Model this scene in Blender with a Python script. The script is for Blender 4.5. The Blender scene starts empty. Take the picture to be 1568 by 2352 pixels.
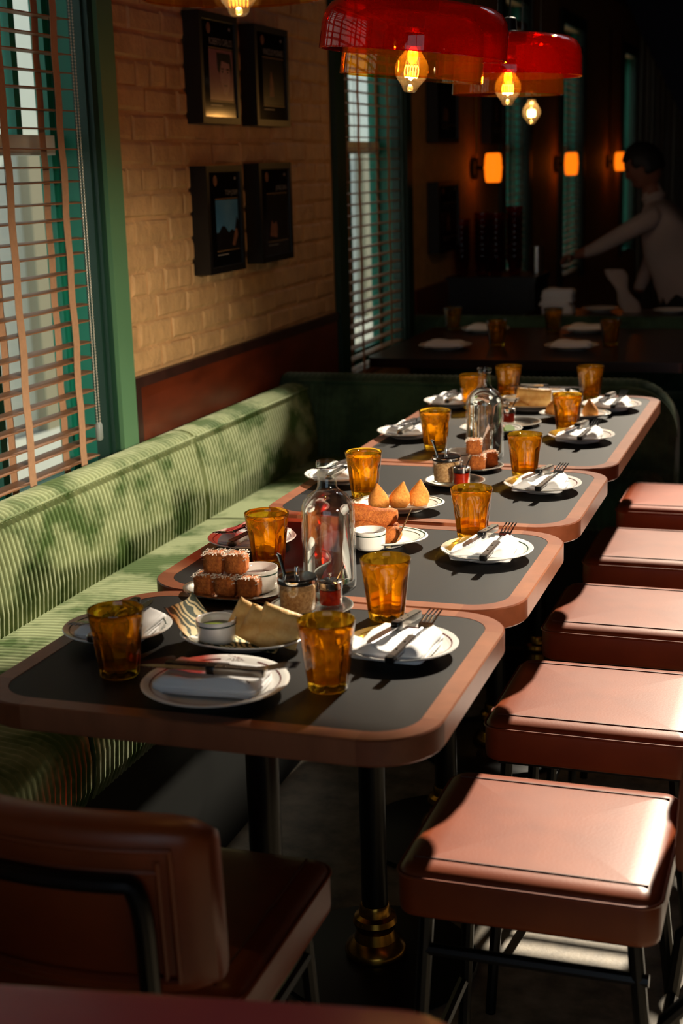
import bpy, bmesh, math, random
from mathutils import Vector, Matrix
random.seed(7)
PI = math.pi
scene = bpy.context.scene
C = scene.collection

# ---------------------------------------------------------------- camera
yaw, pitch, roll = (math.radians(a) for a in (-18.796, 13.705, -1.642))
fw = Vector((math.sin(yaw)*math.cos(pitch), math.cos(yaw)*math.cos(pitch), -math.sin(pitch)))
r0 = Vector((math.cos(yaw), -math.sin(yaw), 0)); u0 = r0.cross(fw)
rt = math.cos(roll)*r0 + math.sin(roll)*u0
up = -math.sin(roll)*r0 + math.cos(roll)*u0
cam_data = bpy.data.cameras.new('camera')
cam = bpy.data.objects.new('camera', cam_data); C.objects.link(cam)
cam.matrix_world = Matrix(((rt.x, up.x, -fw.x, 0), (rt.y, up.y, -fw.y, 0), (rt.z, up.z, -fw.z, 1.74), (0, 0, 0, 1)))
cam_data.sensor_fit = 'HORIZONTAL'; cam_data.sensor_width = 24.0; cam_data.lens = 50.0
cam_data.clip_start = 0.05; cam_data.clip_end = 200
cam_data.dof.use_dof = True; cam_data.dof.focus_distance = 3.05; cam_data.dof.aperture_fstop = 4.0
scene.camera = cam

# ---------------------------------------------------------------- sky, sun, exposure
world = bpy.data.worlds.new('sky'); scene.world = world; world.use_nodes = True
bg = world.node_tree.nodes['Background']
bg.inputs[0].default_value = (0.72, 0.84, 1.0, 1); bg.inputs[1].default_value = 1.15
sun_d = bpy.data.lights.new('sun', 'SUN'); sun_d.energy = 9.0; sun_d.angle = math.radians(1.6)
sun_d.color = (1.0, 0.87, 0.68)
sun = bpy.data.objects.new('sun', sun_d); C.objects.link(sun)
SUN = Vector((-0.196, -1.3, -1.0)).normalized()
sun.rotation_euler = SUN.to_track_quat('-Z', 'Y').to_euler(); sun.location = (3, 14, 12)
vs = scene.view_settings
vs.view_transform = 'Standard'; vs.look = 'None'; vs.gamma = 1.0; vs.use_curve_mapping = False; vs.exposure = 0.12

# unseen warm fill spot added high on the right to brighten the bench and the brick wall (its housing is built with the wall lamps)
SPOT = Vector((1.45, 1.35, 1.95))
sp_d = bpy.data.lights.new('added_fill_beam', 'SPOT'); sp_d.energy = 640; sp_d.color = (1.0, .84, .62)
sp_d.spot_size = math.radians(28); sp_d.spot_blend = 1.0; sp_d.shadow_soft_size = .08
spo = bpy.data.objects.new('added_fill_beam', sp_d); C.objects.link(spo); spo.location = SPOT
spo.rotation_euler = (Vector((-1.95, 3.70, .86))-SPOT).to_track_quat('-Z', 'Y').to_euler()

cy_ = scene.cycles
cy_.max_bounces = 8; cy_.diffuse_bounces = 3; cy_.glossy_bounces = 3; cy_.transmission_bounces = 8; cy_.transparent_max_bounces = 16; cy_.sample_clamp_indirect = 6.0; cy_.adaptive_threshold = .02

# ---------------------------------------------------------------- materials
def lin(c):
    c /= 255.0
    return c/12.92 if c <= .04045 else ((c+.055)/1.055)**2.4
def rgb(r, g, b): return (lin(r), lin(g), lin(b), 1)
M = {}
def new_mat(name):
    m = bpy.data.materials.new(name); m.use_nodes = True; M[name] = m
    nt = m.node_tree
    return m, nt, nt.nodes['Principled BSDF']
def coords(nt, scale=(1, 1, 1)):
    tc = nt.nodes.new('ShaderNodeTexCoord'); mp = nt.nodes.new('ShaderNodeMapping')
    mp.inputs['Scale'].default_value = scale
    nt.links.new(tc.outputs['Object'], mp.inputs[0]); return mp.outputs[0]
def noise(nt, vec, scale, detail=3, rough=.6):
    n = nt.nodes.new('ShaderNodeTexNoise'); n.inputs['Scale'].default_value = scale
    n.inputs['Detail'].default_value = detail; n.inputs['Roughness'].default_value = rough
    nt.links.new(vec, n.inputs['Vector']); return n.outputs['Fac']
def ramp(nt, fac, stops):
    r = nt.nodes.new('ShaderNodeValToRGB'); e = r.color_ramp.elements
    while len(e) < len(stops): e.new(.5)
    for i, (p, c) in enumerate(stops): e[i].position = p; e[i].color = c
    nt.links.new(fac, r.inputs[0]); return r.outputs[0]
def bump(nt, h, bsdf, strength=.2, dist=.01):
    b = nt.nodes.new('ShaderNodeBump'); b.inputs['Strength'].default_value = strength; b.inputs['Distance'].default_value = dist
    nt.links.new(h, b.inputs['Height']); nt.links.new(b.outputs[0], bsdf.inputs['Normal'])
def mat(name, col, rough=.5, metal=0, var=0, vscale=20, stretch=(1, 1, 1), bmp=0, bscale=60, bdist=.003, spec=.5, coat=0, sheen=0, sheen_tint=None, col2=None, sheen_rough=.3):
    m, nt, b = new_mat(name)
    b.inputs['Roughness'].default_value = rough; b.inputs['Metallic'].default_value = metal
    b.inputs['Specular IOR Level'].default_value = spec; b.inputs['Coat Weight'].default_value = coat
    b.inputs['Coat Roughness'].default_value = .15
    if sheen:
        b.inputs['Sheen Weight'].default_value = sheen; b.inputs['Sheen Roughness'].default_value = sheen_rough
        if sheen_tint: b.inputs['Sheen Tint'].default_value = sheen_tint
    v = coords(nt, stretch)
    if var or col2:
        c2 = col2 or tuple(x*(1-var) for x in col[:3])+(1,)
        nt.links.new(ramp(nt, noise(nt, v, vscale), [(.3, c2), (.7, col)]), b.inputs['Base Color'])
    else: b.inputs['Base Color'].default_value = col
    if bmp: bump(nt, noise(nt, v, bscale, 4), b, bmp, bdist)
    return m
def emit(name, col, strength, base=(0, 0, 0, 1)):
    m, nt, b = new_mat(name); b.inputs['Base Color'].default_value = base
    b.inputs['Emission Color'].default_value = col; b.inputs['Emission Strength'].default_value = strength
def thin_glass(name, col, rough=.02, body=0.0, bodycol=None, facing=.06, refr=0.0):
    """coloured thin glass: clear tinted passage, mirror-like gloss by angle, a little scatter, some refraction"""
    m, nt, b = new_mat(name); nt.nodes.remove(b)
    out = nt.nodes['Material Output']
    tr = nt.nodes.new('ShaderNodeBsdfTransparent'); tr.inputs[0].default_value = col
    gl = nt.nodes.new('ShaderNodeBsdfGlossy'); gl.inputs['Roughness'].default_value = rough; gl.inputs[0].default_value = (1, 1, 1, 1)
    lw = nt.nodes.new('ShaderNodeLayerWeight'); lw.inputs[0].default_value = .5     # 1 - |cos|, the same from both sides
    pw = nt.nodes.new('ShaderNodeMath'); pw.operation = 'POWER'; pw.inputs[1].default_value = 4.5
    nt.links.new(lw.outputs['Facing'], pw.inputs[0])
    fr = nt.nodes.new('ShaderNodeMath'); fr.operation = 'MULTIPLY_ADD'; fr.inputs[1].default_value = .85; fr.inputs[2].default_value = .035
    nt.links.new(pw.outputs[0], fr.inputs[0])
    sh = tr.outputs[0]
    if refr:
        rf = nt.nodes.new('ShaderNodeBsdfRefraction'); rf.inputs[0].default_value = col; rf.inputs['Roughness'].default_value = 0; rf.inputs['IOR'].default_value = 1.45
        mx = nt.nodes.new('ShaderNodeMixShader'); mx.inputs[0].default_value = refr
        nt.links.new(sh, mx.inputs[1]); nt.links.new(rf.outputs[0], mx.inputs[2]); sh = mx.outputs[0]
    if body:
        d = nt.nodes.new('ShaderNodeBsdfTranslucent'); d.inputs[0].default_value = bodycol or col
        mx = nt.nodes.new('ShaderNodeMixShader'); mx.inputs[0].default_value = body
        nt.links.new(sh, mx.inputs[1]); nt.links.new(d.outputs[0], mx.inputs[2]); sh = mx.outputs[0]
    mx = nt.nodes.new('ShaderNodeMixShader'); nt.links.new(fr.outputs[0], mx.inputs[0])
    nt.links.new(sh, mx.inputs[1]); nt.links.new(gl.outputs[0], mx.inputs[2])
    nt.links.new(mx.outputs[0], out.inputs[0])

mat('brick_paint', rgb(212, 168, 116), .62, var=.26, vscale=11, bmp=1.0, bscale=34, bdist=.009)
mat('plaster_dark', rgb(70, 52, 38), .8, var=.3, vscale=2)
mat('ceiling_paint', rgb(60, 52, 46), .9)
mat('concrete', rgb(150, 138, 118), .55, col2=rgb(88, 80, 66), vscale=14, bmp=.15, bscale=120)
mat('green_paint', rgb(92, 136, 100), .42, var=.08, vscale=3)
mat('green_dark_paint', rgb(18, 52, 40), .4)
mat('teal_paint', rgb(10, 112, 92), .45)
mat('slat_wood', rgb(160, 112, 78), .5, var=.25, vscale=30, stretch=(1, .06, 1))
mat('tape_cloth', rgb(190, 146, 112), .9, var=.15, vscale=80)
mat('panel_wood', rgb(112, 44, 20), .38, var=.45, vscale=7, stretch=(1, .5, 1.6), bmp=.05)
mat('panel_edge_wood', rgb(58, 30, 24), .4, var=.4, vscale=14)
mat('table_laminate', rgb(9, 8, 9), .46, bmp=.06, bscale=260, bdist=.001, spec=.16, col2=rgb(12, 11, 12), vscale=60)
mat('rim_wood', rgb(148, 90, 62), .34, var=.25, vscale=26, stretch=(1, 1, .3), bmp=.05, bscale=150, bdist=.001)
mat('rim_wood_end', rgb(130, 70, 44), .34, var=.25, vscale=30, bmp=.05, bscale=150, bdist=.001)
mat('black_metal', rgb(14, 13, 14), .35, metal=.3)
mat('brass', rgb(176, 128, 52), .25, metal=1)
mat('chrome', rgb(205, 205, 208), .12, metal=1)
mat('steel_brushed', rgb(190, 186, 178), .26, metal=1)
mat('blade_steel', rgb(160, 160, 164), .2, metal=1, bmp=.3, bscale=500, bdist=.001)
mat('handle_dark', rgb(58, 46, 40), .35, var=.3, vscale=120, stretch=(1, .2, 1))
mat('handle_black', rgb(12, 11, 12), .3)
mat('leather', rgb(140, 62, 23), .40, spec=.45, col2=rgb(118, 48, 16), vscale=6, bmp=.06, bscale=180, bdist=.002)
mat('leather_orange', rgb(172, 72, 24), .36, col2=rgb(150, 60, 22), vscale=6, bmp=.12, bscale=180, bdist=.002)
mat('leather_seam', rgb(96, 42, 20), .45)
mat('vinyl_red', rgb(222, 104, 122), .2)
mat('porcelain', rgb(238, 236, 232), .12, spec=.5)
mat('line_green', rgb(30, 62, 46), .3)
mat('line_maroon', rgb(96, 20, 26), .3)
mat('linen', rgb(240, 240, 242), .85, bmp=.25, bscale=900, bdist=.0006)
mat('pastry', rgb(255, 214, 134), .5, col2=rgb(230, 166, 84), vscale=40, bmp=.5, bscale=90, bdist=.003)
mat('coxinha', rgb(232, 162, 74), .75, col2=rgb(198, 120, 46), vscale=200, bmp=.6, bscale=420, bdist=.002)
mat('fried_crumb', rgb(218, 128, 54), .8, col2=rgb(168, 84, 32), vscale=160, bmp=.8, bscale=320, bdist=.003)
mat('coconut', rgb(240, 230, 214), .7)
mat('cake', rgb(150, 88, 44), .8, col2=rgb(112, 60, 28), vscale=120, bmp=.5, bscale=200)
mat('brown_sugar', rgb(226, 184, 134), .9, col2=rgb(170, 120, 74), vscale=170, bmp=.8, bscale=400, bdist=.002)
mat('sauce_dark', rgb(84, 34, 28), .15)
mat('sauce_green', rgb(110, 124, 32), .3, col2=rgb(74, 92, 20), vscale=120)
mat('sauce_red', rgb(205, 52, 12), .15, col2=rgb(150, 24, 8), vscale=90)
mat('lime', rgb(120, 160, 52), .4)
mat('black_frame', rgb(9, 9, 9), .4)
mat('print_black', rgb(10, 9, 9), .12)
mat('print_pink', rgb(150, 98, 98), .25, var=.2, vscale=12)
mat('print_face', rgb(176, 128, 122), .25, var=.2, vscale=30)
mat('print_sky', rgb(60, 120, 160), .25, col2=rgb(100, 150, 182), vscale=5)
mat('print_dark', rgb(26, 20, 20), .25, var=.5, vscale=30)
mat('print_warm', rgb(150, 100, 74), .25, var=.4, vscale=40)
mat('print_gold', rgb(130, 98, 58), .3)
mat('print_letter', rgb(150, 142, 134), .3)
mat('black_paint', rgb(10, 10, 11), .45)
mat('dark_wood', rgb(44, 22, 14), .3, var=.3, vscale=10)
mat('exterior_white', rgb(232, 238, 232), .8, var=.06, vscale=2)
mat('exterior_cream', rgb(176, 164, 140), .8)
mat('exterior_blue', rgb(150, 190, 214), .6)
mat('pavement', rgb(150, 148, 142), .9)
mat('curtain_grey', rgb(120, 118, 112), .9, var=.2, vscale=4)
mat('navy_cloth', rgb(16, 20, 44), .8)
mat('shirt_cloth', rgb(176, 158, 150), .85, var=.1, vscale=6)
mat('skin', rgb(128, 80, 62), .55)
mat('hair_black', rgb(10, 9, 9), .6)
mat('trousers_cloth', rgb(18, 18, 20), .8)
mat('chain_metal', rgb(214, 208, 196), .35, metal=.4)
mat('weight_plastic', rgb(140, 150, 150), .4)
emit('filament', (1, .55, .16, 1), 55)
emit('sconce_glow', (1, .17, .004, 1), 1.35, rgb(220, 120, 30))
thin_glass('glass_amber', (1.0, .75, .17, 1), body=.025, bodycol=(1.0, .50, .05, 1), refr=.82)
thin_glass('glass_red', (.82, .12, .03, 1), body=.04, bodycol=(.95, .11, .012, 1))
thin_glass('glass_gold', (.94, .68, .22, 1), body=.015, bodycol=(1, .5, .08, 1))
thin_glass('glass_bulb', (.98, .85, .60, 1), body=.02)
thin_glass('glass_clear', (.97, .985, .98, 1))
thin_glass('glass_window', (.90, .96, .95, 1))
# water: refracts
m, nt, b = new_mat('water')
b.inputs['Base Color'].default_value = (.97, .99, .98, 1); b.inputs['Roughness'].default_value = 0; b.inputs['IOR'].default_value = 1.33
b.inputs['Transmission Weight'].default_value = 1
tr = nt.nodes.new('ShaderNodeBsdfTransparent'); mx = nt.nodes.new('ShaderNodeMixShader'); mx.inputs[0].default_value = .9
nt.links.new(tr.outputs[0], mx.inputs[1]); nt.links.new(b.outputs[0], mx.inputs[2]); nt.links.new(mx.outputs[0], nt.nodes['Material Output'].inputs[0])
# corduroy velvet: brushed pile, lighter and darker patches
def velvet(name, dark, light, sheen):
    m, nt, b = new_mat(name)
    v = coords(nt, (1.0, 1.0, 1.3))
    f = noise(nt, v, 5.5, 4, .6)
    nt.links.new(ramp(nt, f, [(.40, dark), (.56, light)]), b.inputs['Base Color'])
    b.inputs['Roughness'].default_value = .85; b.inputs['Specular IOR Level'].default_value = .15
    b.inputs['Sheen Weight'].default_value = sheen; b.inputs['Sheen Roughness'].default_value = .38
    nt.links.new(ramp(nt, f, [(.40, rgb(120, 140, 92)), (.56, rgb(225, 230, 200))]), b.inputs['Sheen Tint'])
velvet('velvet_green', rgb(58, 80, 36), rgb(124, 136, 94), .65)
mat('bench_plinth', rgb(14, 18, 15), .7)
velvet('velvet_deep', rgb(44, 66, 54), rgb(64, 90, 72), .5)
# wavy printed paper
m, nt, b = new_mat('printed_paper')
v = coords(nt, (1, 1, 1)); w = nt.nodes.new('ShaderNodeTexWave'); w.inputs['Scale'].default_value = 40; w.inputs['Distortion'].default_value = 7
w.inputs['Detail'].default_value = 0; w.inputs['Detail Scale'].default_value = 1.2; w.bands_direction = 'DIAGONAL'
nt.links.new(v, w.inputs[0]); nt.links.new(ramp(nt, w.outputs['Fac'], [(.48, rgb(44, 60, 40)), (.54, rgb(226, 208, 160))]), b.inputs['Base Color'])
b.inputs['Roughness'].default_value = .7

# ---------------------------------------------------------------- mesh helpers
class MB:
    def __init__(self): self.v = []; self.f = []
    def add(self, vs, fs):
        o = len(self.v); self.v += [tuple(p) for p in vs]; self.f += [tuple(i+o for i in f) for f in fs]; return self
    def box(self, x0, y0, z0, x1, y1, z1):
        return self.add([(x0,y0,z0),(x1,y0,z0),(x1,y1,z0),(x0,y1,z0),(x0,y0,z1),(x1,y0,z1),(x1,y1,z1),(x0,y1,z1)],
                        [(3,2,1,0),(4,5,6,7),(0,1,5,4),(1,2,6,5),(2,3,7,6),(3,0,4,7)])
    def rings(self, rings, cap0=True, cap1=True, closed=True):
        n = len(rings[0]); vs = [p for r in rings for p in r]; fs = []
        for i in range(len(rings)-1):
            for j in range(n if closed else n-1):
                k = (j+1) % n
                fs.append((i*n+j, i*n+k, (i+1)*n+k, (i+1)*n+j))
        if cap0: fs.append(tuple(range(n-1, -1, -1)))
        if cap1: fs.append(tuple((len(rings)-1)*n+j for j in range(n)))
        return self.add(vs, fs)
    def lathe(self, prof, n=32, c=(0,0,0), sx=1, sy=1, cap0=True, cap1=True):
        return self.rings([[(c[0]+r*sx*math.cos(2*PI*j/n), c[1]+r*sy*math.sin(2*PI*j/n), c[2]+z) for j in range(n)] for r, z in prof], cap0, cap1)
    def tube(self, pts, r, n=10, closed=False):
        pts = [Vector(p) for p in pts]; rs = r if isinstance(r, (list, tuple)) else [r]*len(pts)
        t0 = (pts[1]-pts[0]).normalized(); up_ = Vector((0,0,1)) if abs(t0.z) < .9 else Vector((1,0,0))
        a = t0.cross(up_).normalized(); out = []
        N = len(pts)
        for i, p in enumerate(pts):
            if closed: t = (pts[(i+1)%N]-pts[i-1]).normalized()
            else: t = (pts[min(i+1,N-1)]-pts[max(i-1,0)]).normalized()
            a = (a - t*a.dot(t)).normalized(); b_ = t.cross(a)
            out.append([tuple(p + rs[i]*(a*math.cos(2*PI*j/n)+b_*math.sin(2*PI*j/n))) for j in range(n)])
        if closed: out.append(out[0]); return self.rings(out, False, False)
        return self.rings(out)
    def prism(self, poly, z0, z1):
        return self.rings([[(x,y,z0) for x,y in poly], [(x,y,z1) for x,y in poly]])
    def shift(self, d):
        self.v = [(x+d[0], y+d[1], z+d[2]) for x,y,z in self.v]; return self
    def xf(self, mtx):
        self.v = [tuple(mtx @ Vector(p)) for p in self.v]; return self
def mesh(mb, name, smooth=35):
    me = bpy.data.meshes.new(name); me.from_pydata(mb.v, [], mb.f)
    bm = bmesh.new(); bm.from_mesh(me); bmesh.ops.remove_doubles(bm, verts=bm.verts, dist=1e-6)
    bmesh.ops.recalc_face_normals(bm, faces=bm.faces); bm.to_mesh(me); bm.free()
    if smooth:
        me.shade_smooth(); me.set_sharp_from_angle(angle=math.radians(smooth))
    return me
def obj(name, mb, m, parent=None, loc=(0,0,0), rot=(0,0,0), smooth=35, label=None):
    me = mb if isinstance(mb, bpy.types.Mesh) else mesh(mb, name, smooth)
    if m and not me.materials: me.materials.append(M[m])
    o = bpy.data.objects.new(name, me); C.objects.link(o)
    o.location = loc; o.rotation_euler = rot
    if parent: o.parent = parent
    if label: o['label'] = label
    return o
def tag(o, label, cat, group=None):
    n = len(label.split())
    assert 4 <= n <= 16, (n, label)
    o['label'] = label; o['category'] = cat
    if group: o['group'] = group
    return o
def thing(name, label, cat, loc=(0,0,0), rot=(0,0,0), group=None):
    o = bpy.data.objects.new(name, None); C.objects.link(o); o.empty_display_size = .05
    o.location = loc; o.rotation_euler = rot
    return tag(o, label, cat, group)
def struct(name, mb=None, m=None, loc=(0,0,0), smooth=35):
    if mb is None:
        o = bpy.data.objects.new(name, None); C.objects.link(o); o.location = loc
    else: o = obj(name, mb, m, None, loc, smooth=smooth)
    o['kind'] = 'structure'; return o
def dup(root, loc, rz, label, group=None, parent=None):
    r = root.copy(); C.objects.link(r); r.location = loc
    r.rotation_euler = rz if isinstance(rz, (tuple, list)) else (0, 0, rz)
    r['label'] = label
    if group: r['group'] = group
    for ch in list(root.children):
        c = ch.copy(); C.objects.link(c); c.parent = r
        for g in list(ch.children):
            d = g.copy(); C.objects.link(d); d.parent = c
    return r
def rrect(w, d, r, n=8, cx=0, cy=0):
    out = []
    for (sx, sy, a0) in ((1,1,0),(-1,1,90),(-1,-1,180),(1,-1,270)):
        for i in range(n+1):
            a = math.radians(a0+90*i/n)
            out.append((cx+sx*(w/2-r)+r*math.cos(a), cy+sy*(d/2-r)+r*math.sin(a)))
    return out
def ring_box(w, d, r, prof, n=6):
    """rounded box: prof = [(inset, z)...]"""
    return MB().rings([[(x,y,z) for x,y in rrect(w-2*i, d-2*i, max(r-i,.002), n)] for i, z in prof])

# ================================================================ STRUCTURE
FAR = 17.0
struct('floor', MB().box(-2.16, -2.5, -.1, 4.2, FAR+.2, 0), 'concrete')
zc = 3.19                      # ceiling; unseen roof opening added, shaped to bound the sunlit area
inner = [(-1.60, 5.35), (-1.25, 5.95), (-.87, 6.05), (-.81, 5.30), (-.45, 4.82), (1.6, 4.7), (1.6, 8.2), (-.10, 8.2), (-.25, 7.82), (-1.50, 7.82)]
outer = [(-2.3, -2.5), (4.2, -2.5), (4.2, FAR+.2), (-2.3, FAR+.2)]
bm_ = bmesh.new()
for poly in (inner, outer):
    vv = [bm_.verts.new((x, y, zc)) for x, y in poly]
    for k in range(len(vv)): bm_.edges.new((vv[k], vv[(k+1) % len(vv)]))
bmesh.ops.triangle_fill(bm_, edges=bm_.edges[:], use_beauty=True)
ext = bmesh.ops.extrude_face_region(bm_, geom=bm_.faces[:])
for v in ext['geom']:
    if isinstance(v, bmesh.types.BMVert): v.co += Vector((.049, .325, .25))
bmesh.ops.recalc_face_normals(bm_, faces=bm_.faces)
me = bpy.data.meshes.new('ceiling'); bm_.to_mesh(me); bm_.free(); me.materials.append(M['ceiling_paint'])
struct('ceiling', me)
# unseen sloping shaft added to cut sky fill while passing the sun
SH = 4.2; nI = len(inner); dirv = (.196*SH, 1.3*SH, SH)
lo_ = [(x, y, zc+.02) for x, y in inner]; hi_ = [(x+dirv[0], y+dirv[1], zc+dirv[2]) for x, y in inner]
cxy = (sum(p[0] for p in inner)/nI, sum(p[1] for p in inner)/nI)
def grow(pts, o): return [(x+math.copysign(o, x-cxy[0]-(dirv[0] if z > zc+1 else 0)), y+math.copysign(o, y-cxy[1]-(dirv[1] if z > zc+1 else 0)), z) for x, y, z in pts]
wv = lo_+hi_+grow(lo_, .15)+grow(hi_, .15); wf = []
for k in range(nI):
    j = (k+1) % nI
    wf += [(k, j, nI+j, nI+k), (2*nI+k, 3*nI+k, 3*nI+j, 2*nI+j), (nI+k, nI+j, 3*nI+j, 3*nI+k), (k, 2*nI+k, 2*nI+j, j)]
struct('added_light_shaft', MB().add(wv, wf), 'ceiling_paint', smooth=0)
struct('wall_right', MB().box(3.9, -2.5, 0, 4.2, FAR+.2, zc), 'plaster_dark')
struct('wall_near', MB().box(-2.3, -2.5, 0, -1.2, -2.3, zc).box(2.2, -2.5, 0, 3.9, -2.3, zc).box(-1.2, -2.5, 0, 2.2, -2.3, 1.0).box(-1.2, -2.5, 2.9, 2.2, -2.3, zc), 'plaster_dark', smooth=0)
wn = struct('window_6', None, loc=(0, -2.4, 0))      # unseen window added behind the camera for front fill
for x in (-1.2, -.08, 1.04, 2.14): obj('mullion', MB().box(x, -.03, 1.0, x+.06, .03, 2.9), 'green_dark_paint', wn)
for x in (-1.14, -.02, 1.10): obj('pane', MB().box(x, -.003, 1.0, x+1.06, .003, 2.9), 'glass_window', wn)
struct('wall_far', MB().box(-2.3, FAR, 0, 3.9, FAR+.2, zc), 'plaster_dark')
WINS = [(1.7, 3.76), (6.0, 6.93), (9.3, 10.05), (11.45, 12.4), (15.0, 15.9)]
SILL, HEAD = .78, 2.75
mb = MB(); y = -2.3
for a, b_ in WINS + [(FAR, FAR)]:
    mb.box(-2.16, y, 0, -2.0, a, zc)
    if b_ > a: mb.box(-2.16, a, 0, -2.0, b_, SILL); mb.box(-2.16, a, HEAD, -2.0, b_, zc)
    y = b_
wall_left = struct('wall_left', mb, 'brick_paint', smooth=0)
# painted bricks, proud of the joints, between the two nearest windows
row_h = .0785; by0, by1, bz0, bz1 = 3.90, 5.84, 1.125, 2.47
row = 0; z = bz0
rb = random.Random(3)
while z < bz1:
    header = (row % 4 == 3)
    L = .115 if header else .232
    y = by0 - (L*.5 if row % 2 else 0) - rb.uniform(0, .04)
    while y < by1:
        ln = L + rb.uniform(-.012, .012)
        a, b_ = max(y, by0)+.005, min(y+ln, by1)-.006
        if b_-a > .03:
            pr_ = rb.uniform(.0065, .0115); h0, h1 = z+rb.uniform(.003, .008), z+row_h-rb.uniform(.003, .009)
            def J(s=.004): return rb.uniform(-s, s)
            cham = rb.uniform(.006, .011)
            r_in = [(-2.002, a, h0), (-2.002, b_, h0), (-2.002, b_, h1), (-2.002, a, h1)]
            r_md = [(-2.0+pr_*.55+J(.0006), a+J(), h0+J()), (-2.0+pr_*.55, b_+J(), h0+J()), (-2.0+pr_*.55, b_+J(), h1+J()), (-2.0+pr_*.55, a+J(), h1+J())]
            r_ft = [(-2.0+pr_+J(.0006), a+cham+J(), h0+cham+J()), (-2.0+pr_+J(.0006), b_-cham+J(), h0+cham+J()), (-2.0+pr_+J(.0006), b_-cham+J(), h1-cham+J()), (-2.0+pr_+J(.0006), a+cham+J(), h1-cham+J())]
            obj('brick', MB().rings([r_in, r_md, r_ft], False, True), 'brick_paint', wall_left, smooth=15)
        y += ln
    z += row_h; row += 1
# timber dado panel above the bench
pan = struct('trim_1', None, loc=(-2.0, 3.9, 0))
obj('panel', MB().box(0, .03, .5, .014, 1.06, 1.09), 'panel_wood', pan)
obj('panel', MB().box(0, 1.066, .5, .014, 1.95, 1.09), 'panel_wood', pan)
obj('top_rail', MB().box(0, 0, 1.09, .022, 1.95, 1.122), 'panel_edge_wood', pan)
obj('end_stile', MB().box(0, -.004, .5, .022, .03, 1.09), 'panel_edge_wood', pan)
pan2 = struct('trim_2', None, loc=(-2.0, 7.12, 0))
obj('panel', MB().box(0, 0, .4, .016, 2.1, 1.10), 'panel_wood', pan2)

# ---- windows
def window(n, a, b_, face, panes):
    w = struct('window_%d' % n, None, loc=(-2.0, 0, SILL))
    H = HEAD-SILL
    obj('casing', MB().box(-.01, b_+.03, -.03, .026, b_+.125, H+.1), face, w)
    obj('casing_shade_strip', MB().box(-.01, b_-.002, -.03, .012, b_+.03, H+.1), 'green_dark_paint', w)  # dark strip standing for the shaded side of the casing
    obj('casing', MB().box(-.01, a-.125, -.03, .026, a, H+.1), face, w)
    obj('casing', MB().box(-.01, a, H, .026, b_, H+.1), face, w)
    obj('jamb_lining', MB().box(-.15, b_-.012, 0, -.045, b_, H), 'teal_paint', w)
    obj('jamb_shade_strip', MB().box(-.045, b_-.012, 0, -.004, b_, H), 'green_dark_paint', w)  # near part of the jamb coloured dark to stand for its shade
    obj('jamb_lining', MB().box(-.15, a, 0, -.004, a+.012, H), 'teal_paint', w)
    obj('sill', MB().box(-.15, a, -.02, -.004, b_, .012), 'teal_paint', w)
    x0, x1 = -.15, -.11
    obj('stile', MB().box(x0, b_-.04, .012, x1, b_-.012, H), 'teal_paint', w)
    obj('stile', MB().box(x0, a+.012, .012, x1, a+.065, H), 'teal_paint', w)
    obj('meeting_rail', MB().box(x0-.01, a+.065, 1.01, x1+.012, b_-.04, 1.065), 'exterior_white', w)
    obj('bottom_rail', MB().box(x0, a+.065, .012, x1, b_-.04, .09), 'teal_paint', w)
    obj('top_rail', MB().box(x0, a+.065, H-.07, x1, b_-.04, H), 'teal_paint', w)
    for k in range(1, panes):
        yy = a+(b_-a)*k/panes
        obj('mullion', MB().box(x0+.005, yy-.017, .09, x1-.003, yy+.017, H-.07), 'teal_paint', w)
    if n == 1: obj('glazing_bar', MB().box(x0+.005, b_-.215, 1.065, x1-.003, b_-.185, H-.07), 'teal_paint', w)
    for k in range(panes):
        ya = a+.065 if k == 0 else a+(b_-a)*k/panes+.017
        yb = b_-.04 if k == panes-1 else a+(b_-a)*(k+1)/panes-.017
        obj('pane', MB().box(-.132, ya, .09, -.128, yb, 1.01), 'glass_window', w)
        obj('pane', MB().box(-.132, ya, 1.065, -.128, yb, H-.07), 'glass_window', w)
window(1, *WINS[0], 'green_paint', 5)
window(2, *WINS[1], 'green_dark_paint', 2)
window(3, *WINS[2], 'green_dark_paint', 2)
window(4, *WINS[3], 'green_dark_paint', 2)
window(5, *WINS[4], 'green_dark_paint', 2)
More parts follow.
